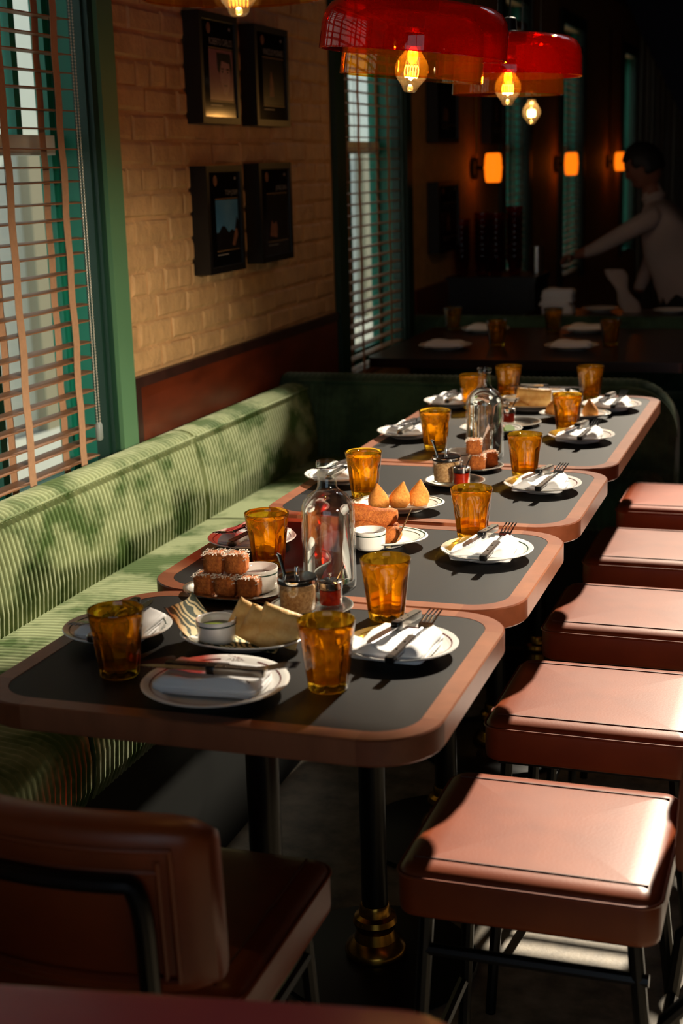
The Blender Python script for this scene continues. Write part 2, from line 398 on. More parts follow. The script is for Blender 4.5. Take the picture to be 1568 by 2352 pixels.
def blind(a, b_, tapes, label, chain=None, tilt=1, z0=.81):
    L = b_-a; t = thing('venetian_blind', label, 'blind', (-2.018, a, z0))
    th = .0016; prof = [(-.025, 0), (-.0125, .0016), (0, .0022), (.0125, .0016), (.025, 0)]
    slat = mesh(MB().rings([[(x, yy, zz+th) for x, zz in prof]+[(x, yy, zz-th) for x, zz in reversed(prof)] for yy in (0, L)]), 'slat')
    slat.materials.append(M['slat_wood'])
    n = int((2.62-z0)/.049)
    rs = random.Random(int(a*10))
    for k in range(n):
        obj('slat', slat, None, t, (0, 0, .02+.049*k), (rs.uniform(-.004, .004), math.radians(tilt+rs.uniform(-1.5, 1.5)), 0))
    obj('bottom_rail', MB().box(-.026, 0, -.022, .026, L, -.004), 'slat_wood', t)
    obj('head_rail', MB().box(-.03, 0, .049*n+.01, .03, L, .049*n+.06), 'slat_wood', t)
    top = .049*n+.03
    for ty in tapes:
        for x in (.0285, -.0285):
            seg = [[(x-.0006, ty-.017, 0), (x+.0006, ty-.017, 0), (x+.0006, ty+.017, 0), (x-.0006, ty+.017, 0)]]
            rr = [[(px+.002*math.sin(q*1.7), py+.0015*math.sin(q*.9), -.02+top*q/30) for px, py, _ in seg[0]] for q in range(31)]
            obj('ladder_tape', MB().rings(rr), 'tape_cloth', t)
        obj('lift_cord', MB().tube([(0, ty+.03, -.01), (0, ty+.03, top)], .0009, 5), 'black_paint', t)
    if chain:
        cy, cz = chain; mbc = MB()
        for s, dy in ((0, -.007), (1, .009)):
            for q in range(int((top+z0-cz)/.0085)):
                zz = cz-z0+.0085*q; r = .0031
                mbc.add([(.05+r, cy+dy, zz), (.05-r, cy+dy, zz), (.05, cy+dy+r, zz), (.05, cy+dy-r, zz), (.05, cy+dy, zz+r), (.05, cy+dy, zz-r)],
                        [(0,2,4),(2,1,4),(1,3,4),(3,0,4),(2,0,5),(1,2,5),(3,1,5),(0,3,5)])
            mbc.tube([(.05, cy+dy, cz-z0), (.05, cy+dy, top)], .0007, 4)
        o = obj('bead_chain', mbc, 'chain_metal', t); o['kind'] = 'stuff'
        obj('chain_weight', ring_box(.018, .022, .008, [(.004, -.052), (0, -.046), (0, -.008), (.003, 0)]).shift((.05, cy, cz-z0)), 'weight_plastic', t)
    return t
blind(1.78, 3.665, [.62, 1.20, 1.50, 1.785], 'wooden venetian blind with tan tapes and a bead chain, left of the brick wall', (1.845, 1.035))
blind(6.03, 6.90, [.2, .66], 'wooden venetian blind on the window behind the red pendant lamps')
blind(9.33, 10.02, [.15, .55], 'narrow venetian blind on the distant window between the two nearer orange wall lamps')
blind(11.48, 12.37, [.2, .7], 'distant narrow venetian blind right of the second orange wall lamp')

# ---- outside the windows
struct('pavement_outside', MB().box(-9, -6, -.2, -2.3, 26, -.02), 'pavement')
fac = thing('street_building', 'pale painted building front seen through the window blinds', 'building', (-5.2, 0, 0))
obj('facade', MB().box(-.5, -6, -.02, 0, 26, 9), 'exterior_white', fac)
for k in range(16):
    yy = 1.2+1.5*k
    obj('door_surround', MB().box(0, yy, -.02, .08, yy+.42, 1.95), 'exterior_cream', fac)
    obj('blue_shutter', MB().box(0, yy+.42, 0, .06, yy+.6, 1.85), 'exterior_blue', fac)

# ================================================================ BENCHES
def ribbed(prof, s0, s1, axis, pitch=.021, amp=.0042, per=6, drift=0, drift0=3.0, endfn=None, capped=True, sgn=1):
    """extrude a cross-section along y (axis 'y') or x (axis 'x') with corduroy ribs"""
    n = len(prof); nor = []
    for i in range(n):
        p, q = prof[max(i-1, 0)], prof[min(i+1, n-1)]
        d = Vector((q[0]-p[0], q[1]-p[1])); d.normalize(); nor.append((d[1], -d[0]))
    N = int((s1-s0)/pitch*per); rings = []
    for k in range(N+1):
        s = s0+(s1-s0)*k/N; h = amp*(abs(math.sin(PI*s/pitch))**.55-1)
        ring = []
        for (a, b_), (na, nb) in zip(prof, nor):
            aa, bb = a+sgn*na*h, b_+sgn*nb*h
            if endfn: aa, bb = endfn(s, aa, bb)
            aa += drift*max(0, s-drift0)
            ring.append((aa, s, bb) if axis == 'y' else (s, aa, bb))
        rings.append(ring)
    return MB().rings(rings, capped, capped, closed=True)
back_prof = [(-1.99, .50), (-1.86, .50), (-1.846, .60), (-1.842, .65), (-1.838, .70), (-1.842, .76), (-1.852, .82), (-1.866, .875), (-1.879, .914), (-1.886, .924), (-1.90, .932), (-1.925, .937), (-1.955, .935), (-1.985, .922)]
seat_prof = [(-1.93, .46), (-1.40, .46), (-1.383, .50), (-1.378, .56), (-1.383, .61), (-1.40, .637), (-1.43, .650), (-1.52, .658), (-1.65, .660), (-1.78, .656), (-1.85, .650), (-1.93, .645)]
ben = thing('corner_banquette', 'green corduroy wall bench running along the left wall below window and panel', 'bench', (-1.7, 3.0, 0))
O = (1.7, -3.0, 0)
for a, b_ in ((.7, 2.416), (2.432, 4.042), (4.058, 5.055)):
    bk = obj('backrest', ribbed(back_prof, a, b_, 'y', drift=.016, drift0=3.2).shift(O), 'velvet_green', ben, smooth=80)
    pp = [(-1.874+.016*max(0, s-3.2), s, .917) for s in [a+(b_-a)*q/40 for q in range(41)]]
    obj('piping', MB().tube(pp, .0035, 6).shift(O), 'velvet_green', bk)
    obj('seat_cushion', ribbed(seat_prof, a, b_, 'y', drift=.004, drift0=3.2).shift(O), 'velvet_green', ben, smooth=80)
obj('bench_base', MB().box(-1.99, .7, .0, -1.42, 5.05, .47).shift(O), 'bench_plinth', ben)
# bench across the end
bb_prof = [(5.27, .50), (5.075, .50), (5.068, .60), (5.066, .66), (5.07, .74), (5.085, .82), (5.105, .89), (5.122, .932), (5.14, .948), (5.17, .957), (5.21, .957), (5.25, .945), (5.27, .92)]
def bb_end(s, a, b_):
    R = .17; e = -.47
    if s > e-R and b_ > .70:
        q = min(1, (s-(e-R))/R); drop = R*(1-math.sqrt(max(0, 1-q*q)))
        b_ = b_ - drop*min(1, (b_-.70)/.16)
    return a, b_
bb = thing('end_banquette', 'dark green corduroy bench across the far end of the tables', 'bench', (-1.2, 5.1, 0))
O2 = (1.2, -5.1, 0)
bk = obj('backrest', ribbed(bb_prof, -1.98, -.47, 'x', pitch=.023, sgn=-1, endfn=bb_end).shift(O2), 'velvet_deep', bb, smooth=80)
pts = [(-1.9+1.26*q/20, 5.115, .935) for q in range(21)]+[(-.64+.17*math.sin(a*PI/20), 5.113, .935-.17*(1-math.cos(a*PI/20))) for a in range(1, 11)]
obj('piping', MB().tube(pts, .006, 6).shift(O2), 'velvet_deep', bk)
sp = [(5.08, .46), (4.885, .46), (4.87, .50), (4.865, .56), (4.872, .61), (4.89, .637), (4.92, .650), (4.98, .655), (5.08, .65)]
def sp_end(s, a, b_):
    R = .08; e = -.50
    if s > e-R and b_ > .52:
        q = min(1, (s-(e-R))/R); b_ -= .06*(1-math.sqrt(max(0, 1-q*q)))
    return a, b_
obj('seat_cushion', ribbed(sp, -1.36, -.50, 'x', pitch=.023, sgn=-1, endfn=sp_end).shift(O2), 'velvet_deep', bb, smooth=80)
obj('bench_base', MB().box(-1.40, 4.90, 0, -.55, 5.25, .47).shift(O2), 'bench_plinth', bb)

# ================================================================ TABLES
TX0, TX1, TT = -1.256, -.498, .94
ORD = ['nearest', 'second', 'third', 'long farthest']
def table(cy, W, D, label, nped, top_mat='table_laminate', r=.105):
    t = thing('dining_table', label, 'table', ((TX0+TX1)/2, cy, 0), group='black topped tables in a row')
    rim, th, n = .034, .042, 8
    z1, z0 = TT, TT-th
    obj('tabletop', MB().prism(rrect(W-2*rim-.001, D-2*rim-.001, r-rim, n), z0+.004, z1-.0006), top_mat, t)
    out = rrect(W, D, r, n); inn = rrect(W-2*rim, D-2*rim, r-rim, n)
    k = n+1; be = .0025
    def strip(idx, m):
        rings = []
        for i in idx:
            (ox, oy), (ix, iy) = out[i], inn[i]
            dx, dy = (ox-ix), (oy-iy); l = math.hypot(dx, dy); dx /= l; dy /= l
            rings.append([(ix, iy, z0), (ox-dx*be, oy-dy*be, z0), (ox, oy, z0+be), (ox, oy, z1-be), (ox-dx*be, oy-dy*be, z1), (ix, iy, z1)])
        obj('edge_strip', MB().rings(rings), m, t, smooth=30)
    for c in range(4):
        strip(list(range(c*k, c*k+k)), 'rim_wood_end')
        strip([c*k+n, ((c+1) % 4)*k], 'rim_wood')
    for py in ([0] if nped == 1 else [-D*.27, D*.27]):
        ped = obj('pedestal', MB().lathe([(.029, .03), (.029, z0-.012)], 20).box(-.16, -.03, z0-.014, .16, .03, z0).box(-.03, -.16, z0-.014, .03, .16, z0).shift((0, py, 0)), 'black_metal', t)
        obj('base_plate', MB().lathe([(.225, 0), (.23, .006), (.226, .014), (.12, .022), (.05, .026)], 40).shift((0, py, 0)), 'black_metal', ped)
        obj('brass_collar', MB().lathe([(.068, .026), (.070, .034), (.066, .046), (.048, .062), (.043, .085), (.046, .092), (.050, .104), (.046, .116), (.036, .122), (.034, .140), (.031, .146)], 28).shift((0, py, 0)), 'brass', ped)
    return t
TW = TX1-TX0
TY = [(1.803, 2.425), (2.431, 3.027), (3.054, 3.682), (3.692, 4.918)]
lab = ['black topped dining table with wood edge, nearest the camera', 'second black topped dining table from the camera',
       'third black topped dining table from the camera', 'long black topped dining table at the far end of the row']
for (a, b_), l in zip(TY, lab): table((a+b_)/2, TW, b_-a, l, 2 if b_-a > 1 else 1)

# ================================================================ CHAIRS
SZ = .66
def make_chair(label, leather='leather'):
    t = thing('leather_chair', label, 'chair', group='leather chairs around the tables')
    prof = [(.012, SZ-.088), (.002, SZ-.082), (0, SZ-.07), (0, SZ-.022), (.003, SZ-.012), (.012, SZ-.004), (.03, SZ-.0005), (.06, SZ+.0008), (.10, SZ+.0014), (.15, SZ+.0016)]
    st = obj('seat', ring_box(.415, .40, .035, prof), leather, t, smooth=60)
    for s in (-1, 1):
        obj('stitched_seam', MB().tube([(-.185, s*.158, SZ-.0002), (0, s*.158, SZ+.0002), (.185, s*.158, SZ-.0002)], .0022, 6), 'leather_seam', st)
    pp = [(x, y, SZ-.016) for x, y in rrect(.4155, .4005, .035, 6)]
    obj('piping', MB().tube(pp, .0032, 6, closed=True), leather, st)
    # curved back pad
    rings = []
    NW = 15
    for k in range(NW):
        u = -1+2*k/(NW-1); yy = 0.2*u
        xb = -.243-.035*(1-u*u)          # bowed away from the sitter
        e = abs(u)**8; th = .036*(1-.45*e); zt = .945-.02*e+.008*math.cos(u*2.6)*0; zb = .70+.012*e
        ring = []
        for q in range(20):
            a = 2*PI*q/20; ca, sa = math.cos(a), math.sin(a)
            sx = math.copysign(abs(ca)**.45, ca); sz_ = math.copysign(abs(sa)**.35, sa)
            zz = (zt+zb)/2+(zt-zb)/2*sz_
            ring.append((xb+th*sx-.10*(zz-.7)*.55, yy, zz))
        rings.append(ring)
    pad = obj('backrest', MB().rings(rings), leather, t, smooth=70)
    def bp(u, z, off):
        return (-.243-.035*(1-u*u)-.055*(z-.7)-.036-off, 0.2*u, z)
    loop = []
    us = [-.80+1.6*q/16 for q in range(17)]
    for off, sc in ((-.001, 1.0), (-.001, .90)):
        lp = [bp(u*sc, .915-(1-sc)*.3, off) for u in us]+[bp(.80*sc, z, off) for z in (.90, .84, .78, .735)]+[bp(-u*sc, .727+(1-sc)*.05, off) for u in us]+[bp(-.80*sc, z, off) for z in (.735, .78, .84, .90)]
        obj('back_piping', MB().tube(lp, .0042, 6, closed=True), leather, pad)
    # black tube frame: back loop, legs, stretchers
    arch = [bp(-.64, z, .012) for z in (.52, .62, .72, .80)]+[bp(-.64+.08*(1-math.cos(a*PI/8)), .80+.075*math.sin(a*PI/8), .012) for a in range(1, 5)]
    arch += [bp(u, .875, .012) for u in (-.45, -.3, -.15, 0, .15, .3, .45)]+[(x, -y, z) for x, y, z in reversed(arch)]
    arch = [(-.20, -.135, .30), (-.215, -.135, .42)]+arch+[(-.215, .135, .42), (-.20, .135, .30)]
    obj('back_frame', MB().tube(arch, .0135, 10), 'black_metal', t)
    for sx, sy in ((1, 1), (1, -1), (-1, 1), (-1, -1)):
        top = Vector((sx*.165, sy*.155, SZ-.085)); bot = Vector((sx*.195 if sx > 0 else -.225, sy*.185, 0))
        obj('leg', MB().tube([top, top.lerp(bot, .5), bot], [.0125, .012, .011], 10), 'black_metal', t)
    for sy in (-1, 1):
        obj('stretcher', MB().tube([(.170, sy*.160, .50), (-.19, sy*.160, .50)], .0105, 8), 'black_metal', t)
    obj('footrest', MB().tube([(.186, -.176, .24), (.186, .176, .24)], .0105, 8), 'black_metal', t)
    obj('stretcher', MB().tube([(-.20, -.17, .30), (-.20, .17, .30)], .0105, 8), 'black_metal', t)
    obj('seat_frame', MB().box(-.18, -.17, SZ-.1, .18, .17, SZ-.084), 'black_metal', t)
    return t
ch0 = make_chair('brown leather chair with a sunlit seat beside the nearest table')
ch0.location = (-.392, 2.165, 0); ch0.rotation_euler = (0, 0, PI)
G = 'leather chairs around the tables'
for cy, l in ((2.79, 'second brown leather chair from the camera on the right of the tables'), (3.405, 'third brown leather chair from the camera on the right of the tables'),
              (4.01, 'fourth brown leather chair from the camera on the right of the tables')):
    dup(ch0, (-.392, cy, 0), PI+random.uniform(-.01, .01), l, G)
ch5 = make_chair('bright orange leather chair, farthest of the row, beside the long table', 'leather_orange')
ch5.location = (-.385, 4.64, 0); ch5.rotation_euler = (0, 0, PI)
dup(ch0, (-.898, 1.765, 0), PI/2, 'red brown leather chair seen from behind, pushed under the nearest table', G)
# the soft red table edge right in front of the camera
fg = thing('red_table', 'blurred glossy red table top at the bottom edge of the picture', 'table', (-.76, .72, 0), (0, 0, .17))
obj('tabletop', MB().rings([[(x, y, z) for x, y in rrect(1.12-2*i, .78-2*i, .09-i, 8)] for i, z in ((.006, .885), (0, .893), (0, .93), (.004, .938), (.012, .94))]), 'vinyl_red', fg)
pd = obj('pedestal', MB().lathe([(.03, .02), (.03, .885)], 20), 'black_metal', fg)
obj('base_plate', MB().lathe([(.22, 0), (.22, .012), (.05, .024)], 32), 'black_metal', pd)

# ================================================================ TABLEWARE
def at(x, y, dz=0): return (x, y, TT+dz)
# ---- amber faceted tumbler
def tumbler_mesh(n=90, full=True):
    H = .113; prof = [(.0285, 0), (.031, .003), (.0322, .012), (.0345, .03), (.0368, .05), (.0388, .068), (.0402, .079), (.0414, .088), (.0432, .102), (.0445, .112), (.0440, .1135), (.0432, .112)]
    inner = [(.0418, .102), (.0395, .082), (.036, .055), (.0325, .03), (.0295, .016), (.020, .0135), (.006, .013)]
    rings = []
    for r, z in prof:
        k = 0 if z > .084 or z < .004 else min(1, (.084-z)/.008)*min(1, z/.012)
        rings.append([((r*(1-.105*k*(1-abs(math.cos(4.5*a))**.7)))*math.cos(a), (r*(1-.105*k*(1-abs(math.cos(4.5*a))**.7)))*math.sin(a), z) for a in (2*PI*j/n for j in range(n))])
    for r, z in inner: rings.append([(r*math.cos(2*PI*j/n), r*math.sin(2*PI*j/n), z) for j in range(n)])
    rings = [[(x*1.035, y*1.035, z) for x, y, z in r] for r in rings]
    me = mesh(MB().rings(rings), 'tumbler', 50); me.materials.append(M['glass_amber']); return me
TUM = tumbler_mesh()
GT = 'amber faceted tumblers'
for x, y, l in (
    (-1.060, 1.965, 'amber tumbler on the nearest table beside the bench'),
    (-.708, 1.990, 'large looking amber tumbler at the front of the nearest table, chair side'),
    (-.720, 2.352, 'amber tumbler at the back of the nearest table, chair side'),
    (-1.058, 2.632, 'amber tumbler on the second table beside the bench'),
    (-.700, 2.935, 'amber tumbler at the back of the second table, chair side'),
    (-1.053, 3.275, 'amber tumbler on the third table beside the bench'),
    (-.710, 3.572, 'amber tumbler at the back of the third table, chair side'),
    (-1.032, 3.885, 'amber tumbler on the near half of the long table, bench side'),
    (-1.085, 4.575, 'amber tumbler half hidden behind the far bottle'),
    (-1.012, 4.800, 'dark amber tumbler at the far end of the long table, behind the bottle'),
    (-.735, 4.825, 'amber tumbler at the far end of the long table, chair side'),
    (-.711, 4.225, 'amber tumbler in the middle of the long table, chair side')):
    tag(obj('amber_tumbler', TUM, None, None, at(x, y), (0, 0, random.uniform(0, 6))), l, 'glass', GT)
# ---- plates
def plate_mb(R, sy=1.0):
    return MB().lathe([(R*.5, 0), (R*.53, .0015), (R*.55, .004), (R*.72, .0105), (R*.9, .0165), (R*.985, .0195), (R, .0212), (R*.985, .0228), (R*.93, .0215), (R*.80, .0165), (R*.70, .0105), (R*.62, .0075), (R*.2, .0068), (.001, .0068)], 56, sy=sy)
def ring_line(r0, r1, z0, z1, a0=0, a1=2*PI, sy=1, n=64):
    top = [[(r0*math.cos(a), sy*r0*math.sin(a), z0), (r1*math.cos(a), sy*r1*math.sin(a), z1), (r1*math.cos(a), sy*r1*math.sin(a), z1+.0004), (r0*math.cos(a), sy*r0*math.sin(a), z0+.0004)] for a in (a0+(a1-a0)*j/n for j in range(n+1))]
    return MB().rings(top)
def plate_kind(R, line, sy=1.0):
    p = mesh(plate_mb(R, sy), 'plate', 60); p.materials.append(M['porcelain'])
    l1 = mesh(ring_line(R*.865, R*.885, .0190, .0198, -PI+.32, PI-.32, sy), 'rim_line'); l1.materials.append(M[line])
    return p, l1
PL = {'g': plate_kind(.0965, 'line_green'), 'm': plate_kind(.0965, 'line_maroon'), 'M': plate_kind(.117, 'line_maroon')}
GP = 'round napkin plates'
# ---- folded napkin
def napkin_mesh(seed, w=.122, d=.136):
    rn = random.Random(seed); ph = rn.uniform(0, 6)
    base = rrect(w, d, .012, 4); N = len(base)
    # resample the outline
    pts = []
    for i in range(N):
        a, b_ = Vector(base[i]), Vector(base[(i+1) % N]); m_ = max(1, int((b_-a).length/.012))
        pts += [a.lerp(b_, q/m_) for q in range(m_)]
    def off(i, o): return pts[i]*(1+o/.07)
    rings = []; n = len(pts)
    for o, z in ((-.004, 0), (.001, .0012), (.0015, .0035), (-.0025, .0048), (.0010, .006), (.0012, .0085), (-.0028, .0098), (0, .011), (.0002, .0142), (-.003, .0165)):
        rings.append([(off(i, o+.0014*math.sin(i*.55+ph+z*300)).x, off(i, o+.0014*math.sin(i*.55+ph+z*300)).y, z) for i in range(n)])
    def bumpz(x, y):
        f = .012*math.exp(-((x+.030+.008*math.sin(y*18+ph))/.014)**2)+.011*math.exp(-((x-.042)/.016)**2)
        return f + .0018*math.sin(x*90+y*30+ph)+.0015*math.sin(y*70-x*25)
    for s in (.93, .84, .72, .58, .42, .24, .04):
        rings.append([(pts[i].x*s, pts[i].y*s, .0165+bumpz(pts[i].x*s, pts[i].y*s)*min(1, (1-s)*7)) for i in range(n)])
    me = mesh(MB().rings(rings), 'napkin', 70); me.materials.append(M['linen']); return me
NAP = [napkin_mesh(1), napkin_mesh(5), napkin_mesh(9, .10, .168)]
# ---- cutlery: lie along local +y, tip or tines at +y
def make_fork(label):
    t = thing('table_fork', label, 'fork', group='forks on napkins')
    hd = ring_box(.0145, .105, .004, [(.001, 0), (0, .002), (0, .0085), (.0015, .0105)], 3).shift((0, -.052, 0))
    h = obj('handle', hd, 'handle_dark', t)
    obj('bolster_end', ring_box(.0155, .015, .004, [(.001, -.0004), (0, .002), (0, .009), (.0015, .011)], 3).shift((0, -.1, 0)), 'handle_black', h)
    obj('steel_edge', MB().box(-.0077, -.09, .004, .0077, .0, .0066), 'chrome', h)
    for yy in (-.035, -.07): obj('rivet', MB().lathe([(.0028, .0104), (.0022, .0114)], 10).shift((0, yy, 0)), 'chrome', h)
    mb = MB().tube([(0, -.004, .005), (0, .02, .0055), (0, .042, .004)], [.0055, .0034, .0042], 8)
    mb.rings([[(-.005, .04, .003), (.005, .04, .003), (.005, .04, .0055), (-.005, .04, .0055)], [(-.0125, .056, .0035), (.0125, .056, .0035), (.0125, .056, .0055), (-.0125, .056, .0055)], [(-.0125, .066, .006), (.0125, .066, .006), (.0125, .066, .008), (-.0125, .066, .008)]])
    for k in range(4):
        x = -.0105+.007*k
        mb.tube([(x, .063, .0065), (x, .085, .0115), (x, .108, .0145), (x, .114, .0145)], [.0019, .0018, .0015, .0007], 6)
    obj('head', mb, 'chrome', t)
    return t
def make_knife(label):
    t = thing('steak_knife', label, 'knife', group='knives on napkins')
    h = obj('handle', ring_box(.0165, .095, .005, [(.001, 0), (0, .002), (0, .011), (.0015, .013)], 3).shift((0, -.06, 0)), 'steel_brushed', t)
    obj('bolster_end', ring_box(.017, .018, .004, [(.001, -.0004), (0, .002), (0, .0112), (.0015, .0134)], 3).shift((0, -.02, 0)), 'handle_black', h)
    for yy in (-.04, -.065): obj('rivet', MB().lathe([(.003, .0128), (.0024, .0136)], 10).shift((0, yy, 0)), 'chrome', h)
    e = [(-.006, -.012), (.007, -.012), (.0085, .02), (.008, .06), (.004, .085), (-.004, .104), (-.0075, .085), (-.008, .03)]
    mb = MB().rings([[(x, y, .0045) for x, y in e], [(x, y, .0060) for x, y in e]])
    for k in range(11):
        y0 = .02+.0068*k; mb.add([(-.008, y0, .0045), (-.008, y0+.005, .0045), (-.0102, y0+.0025, .0052), (-.008, y0, .006), (-.008, y0+.005, .006)], [(0, 1, 2), (3, 2, 4), (0, 2, 3), (1, 4, 2)])
    obj('blade', mb, 'blade_steel', t)
    return t
fork0 = make_fork('temporary fork label to replace'); knife0 = make_knife('temporary knife label to replace')
first = [True]
def setting(x, y, rz, kind, where, big=False, nap=0, dark=False):
    p, l1 = PL[kind]
    R = .117 if big else .0965
    pl = tag(obj('napkin_plate', p, None, None, at(x, y), (0, 0, rz)), 'white plate under a napkin '+where, 'plate', GP)
    obj('rim_line', l1, None, pl)
    # a small printed name on the rim: short dark strokes in the gap of the line
    s = mesh_text('CABANA', .009 if not big else .011)
    o = obj('rim_lettering', s, None, pl, (-R*.885, 0, .0208), (0, .2, PI/2))
    o.data.materials.clear(); o.data.materials.append(M['line_green' if kind == 'g' else 'line_maroon'])
    nz = TT+.0105
    c, s_ = math.cos(rz), math.sin(rz)
    def loc(u, v, dz): return (x+u*c-v*s_, y+u*s_+v*c, nz+dz)
    tag(obj('folded_napkin', NAP[nap], None, None, loc(-.004, -.006, 0), (0, 0, rz+random.uniform(-.06, .06))), 'folded white linen napkin '+where, 'napkin', 'folded linen napkins')
    if big:
        a, b_ = (loc(-.012, .02, .024), (.02, .02, rz+.06)), (loc(.012, -.02, .026), (0, .03, rz+PI+.04))
    else:
        a, b_ = (loc(.024, -.014, .0205), (.05, 0, rz-.10)), (loc(-.020, .012, .0235), (.05, 0, rz+PI-.16))
    lf, lk = 'steel fork with riveted handle '+where, 'serrated steak knife '+where
    if first[0]:
        first[0] = False
        for o_, (L_, r_), l_ in ((fork0, a, lf), (knife0, b_, lk)): o_.location = L_; o_.rotation_euler = r_; tag(o_, l_, o_['category'], o_['group'])
    else:
        dup(fork0, a[0], a[1], lf); dup(knife0, b_[0], b_[1], lk)
def mesh_text(txt, size, m='print_letter', ex=.0):
    cu = bpy.data.curves.new('lettering', 'FONT'); cu.body = txt; cu.size = size; cu.align_x = 'CENTER'; cu.align_y = 'CENTER'; cu.extrude = ex
    cu.resolution_u = 2
    ob = bpy.data.objects.new('tmp_text', cu); C.objects.link(ob)
    dg = bpy.context.evaluated_depsgraph_get(); dg.update()
    me = bpy.data.meshes.new_from_object(ob.evaluated_get(dg)); me.name = 'lettering'
    bpy.data.objects.remove(ob); bpy.data.curves.remove(cu)
    me.materials.clear(); me.materials.append(M[m]); return me
setting(-.640, 2.172, .0, 'm', 'on the nearest table, chair side')
setting(-1.152, 2.140, PI+.05, 'g', 'on the nearest table, bench side', nap=1)
setting(-.873, 1.928, -PI/2, 'M', 'at the front edge of the nearest table', big=True, nap=2)
setting(-.634, 2.792, .04, 'g', 'on the second table, chair side', nap=1)
setting(-1.150, 2.770, PI-.04, 'm', 'on the second table, bench side')
setting(-.636, 3.425, -.03, 'm', 'on the third table, chair side')
setting(-1.165, 3.430, PI, 'g', 'on the third table, bench side', nap=1)
setting(-.645, 4.078, 0, 'm', 'on the long table, nearer setting on the chair side', nap=1)
setting(-.634, 4.625, .05, 'm', 'on the long table, farther setting on the chair side')
setting(-1.158, 4.055, PI, 'g', 'on the long table, nearer setting on the bench side')
setting(-1.165, 4.615, PI+.05, 'm', 'on the long table, farther setting on the bench side', nap=1)
setting(-.884, 4.795, PI/2, 'M', 'at the far head of the long table', big=True, nap=2)

# ---- bottles
def bottle(x, y, label):
    t = thing('water_bottle', label, 'bottle', at(x, y), group='clear glass water bottles')
    P = [(.0485, 0), (.0515, .003), (.0520, .012), (.0520, .150), (.0510, .160), (.0470, .172), (.0390, .182), (.0290, .189), (.0215, .194), (.0185, .202), (.0175, .225), (.0172, .236), (.0198, .238), (.0202, .248), (.0190, .2505)]
    I = [(.0150, .2505), (.0150, .225), (.0158, .203), (.0190, .196), (.0270, .1875), (.0370, .1795), (.0445, .170), (.0485, .158), (.0493, .150), (.0493, .016), (.046, .012), (.001, .015)]
    obj('glass', MB().lathe(P+I, 48), 'glass_clear', t, smooth=50)
    obj('water', MB().lathe([(.001, .0155), (.0455, .0125), (.0488, .0165), (.0488, .150), (.0480, .158), (.0440, .1698), (.0366, .1790), (.0268, .1868), (.0200, .1925), (.001, .1925)], 48), 'water', t, smooth=50)
    obj('lip_ring', MB().lathe([(.0176, .2372), (.0206, .239), (.0206, .2465), (.0176, .249)], 32), 'glass_clear', t)
    return t
bottle(-.886, 2.522, 'clear water bottle on the front half of the second table')
bottle(-.868, 3.800, 'clear water bottle on the near end of the long table')

# ---- ramekins, jars, platters
def ramekin(x, y, dz, sauce, label, s=1):
    t = thing('sauce_ramekin', label, 'ramekin', at(x, y, dz), group='small sauce ramekins')
    obj('bowl', MB().lathe([(.028, 0), (.031, .002), (.0325, .008), (.0345, .036), (.0352, .0395), (.0345, .041), (.0325, .040), (.0310, .034), (.0295, .012), (.026, .008), (.001, .008)], 40), 'porcelain', t, smooth=50)
    obj('rim_line', MB().lathe([(.03455, .0315), (.03485, .0315), (.0351, .0338), (.0348, .0338)], 40, cap0=False, cap1=False), 'line_green', t)
    obj('sauce', MB().lathe([(.029, .010), (.0308, .027), (.015, .0275), (.001, .028)], 32), sauce, t)
    t.scale = (s, s, s)
def platter(x, y, a, b_, rz, label, m='porcelain', lines=True, cat='plate'):
    t = thing('oval_platter', label, cat, at(x, y), (0, 0, rz), group='oval serving platters')
    sy = b_/a; R = a
    obj('dish', plate_mb(R, sy), m, t, smooth=60)
    if lines:
        obj('rim_line', ring_line(R*.93, R*.95, .0217, .0223, sy=sy), 'line_green', t)
        obj('rim_line', ring_line(R*.84, R*.848, .0183, .0186, sy=sy), 'line_green', t)
    return t
def tray(x, y, a, b_, label, name='metal_saucer', cat='saucer'):
    t = thing(name, label, cat, at(x, y), group='steel saucers and dishes')
    obj('dish', MB().lathe([(a*.60, 0), (a*.64, .001), (a*.68, .006), (a*.94, .0105), (a*.985, .0108), (a, .0095), (a*1.0, .0118), (a*.93, .0128), (a*.90, .0112), (a*.72, .0085), (a*.67, .0032), (a*.3, .0028), (.001, .0028)], 48, sy=b_/a), 'steel_brushed', t, smooth=60)
    return t
def sugar_jar(x, y, dz, label):
    t = thing('sugar_jar', label, 'jar', at(x, y, dz), group='sugar jars')
    R, H = .0355, .066
    obj('glass', MB().lathe([(R*.93, 0), (R, .003), (R, H), (R*.94, H), (R*.94, .008), (.001, .007)], 40), 'glass_clear', t)
    obj('sugar', MB().lathe([(.001, .0085), (R*.9, .0085), (R*.925, .012), (R*.925, .049), (R*.6, .056), (.001, .052)], 36), 'brown_sugar', t)
    ld = obj('lid', MB().lathe([(R*1.03, H-.006), (R*1.05, H-.004), (R*1.05, H+.002), (R*.98, H+.005), (R*.5, H+.0065), (.001, H+.007)], 40), 'chrome', t)
    obj('knob', MB().lathe([(.0045, H+.006), (.0042, H+.022), (.0036, H+.023)], 14), 'chrome', ld)
    sp_ = MB().tube([(-.012, -.012, .035), (-.02, -.004, .062), (-.030, .006, .085), (-.038, .012, .104), (-.043, .014, .106)], [.0035, .003, .003, .0036, .003], 8)
    obj('spoon', sp_, 'chrome', t)
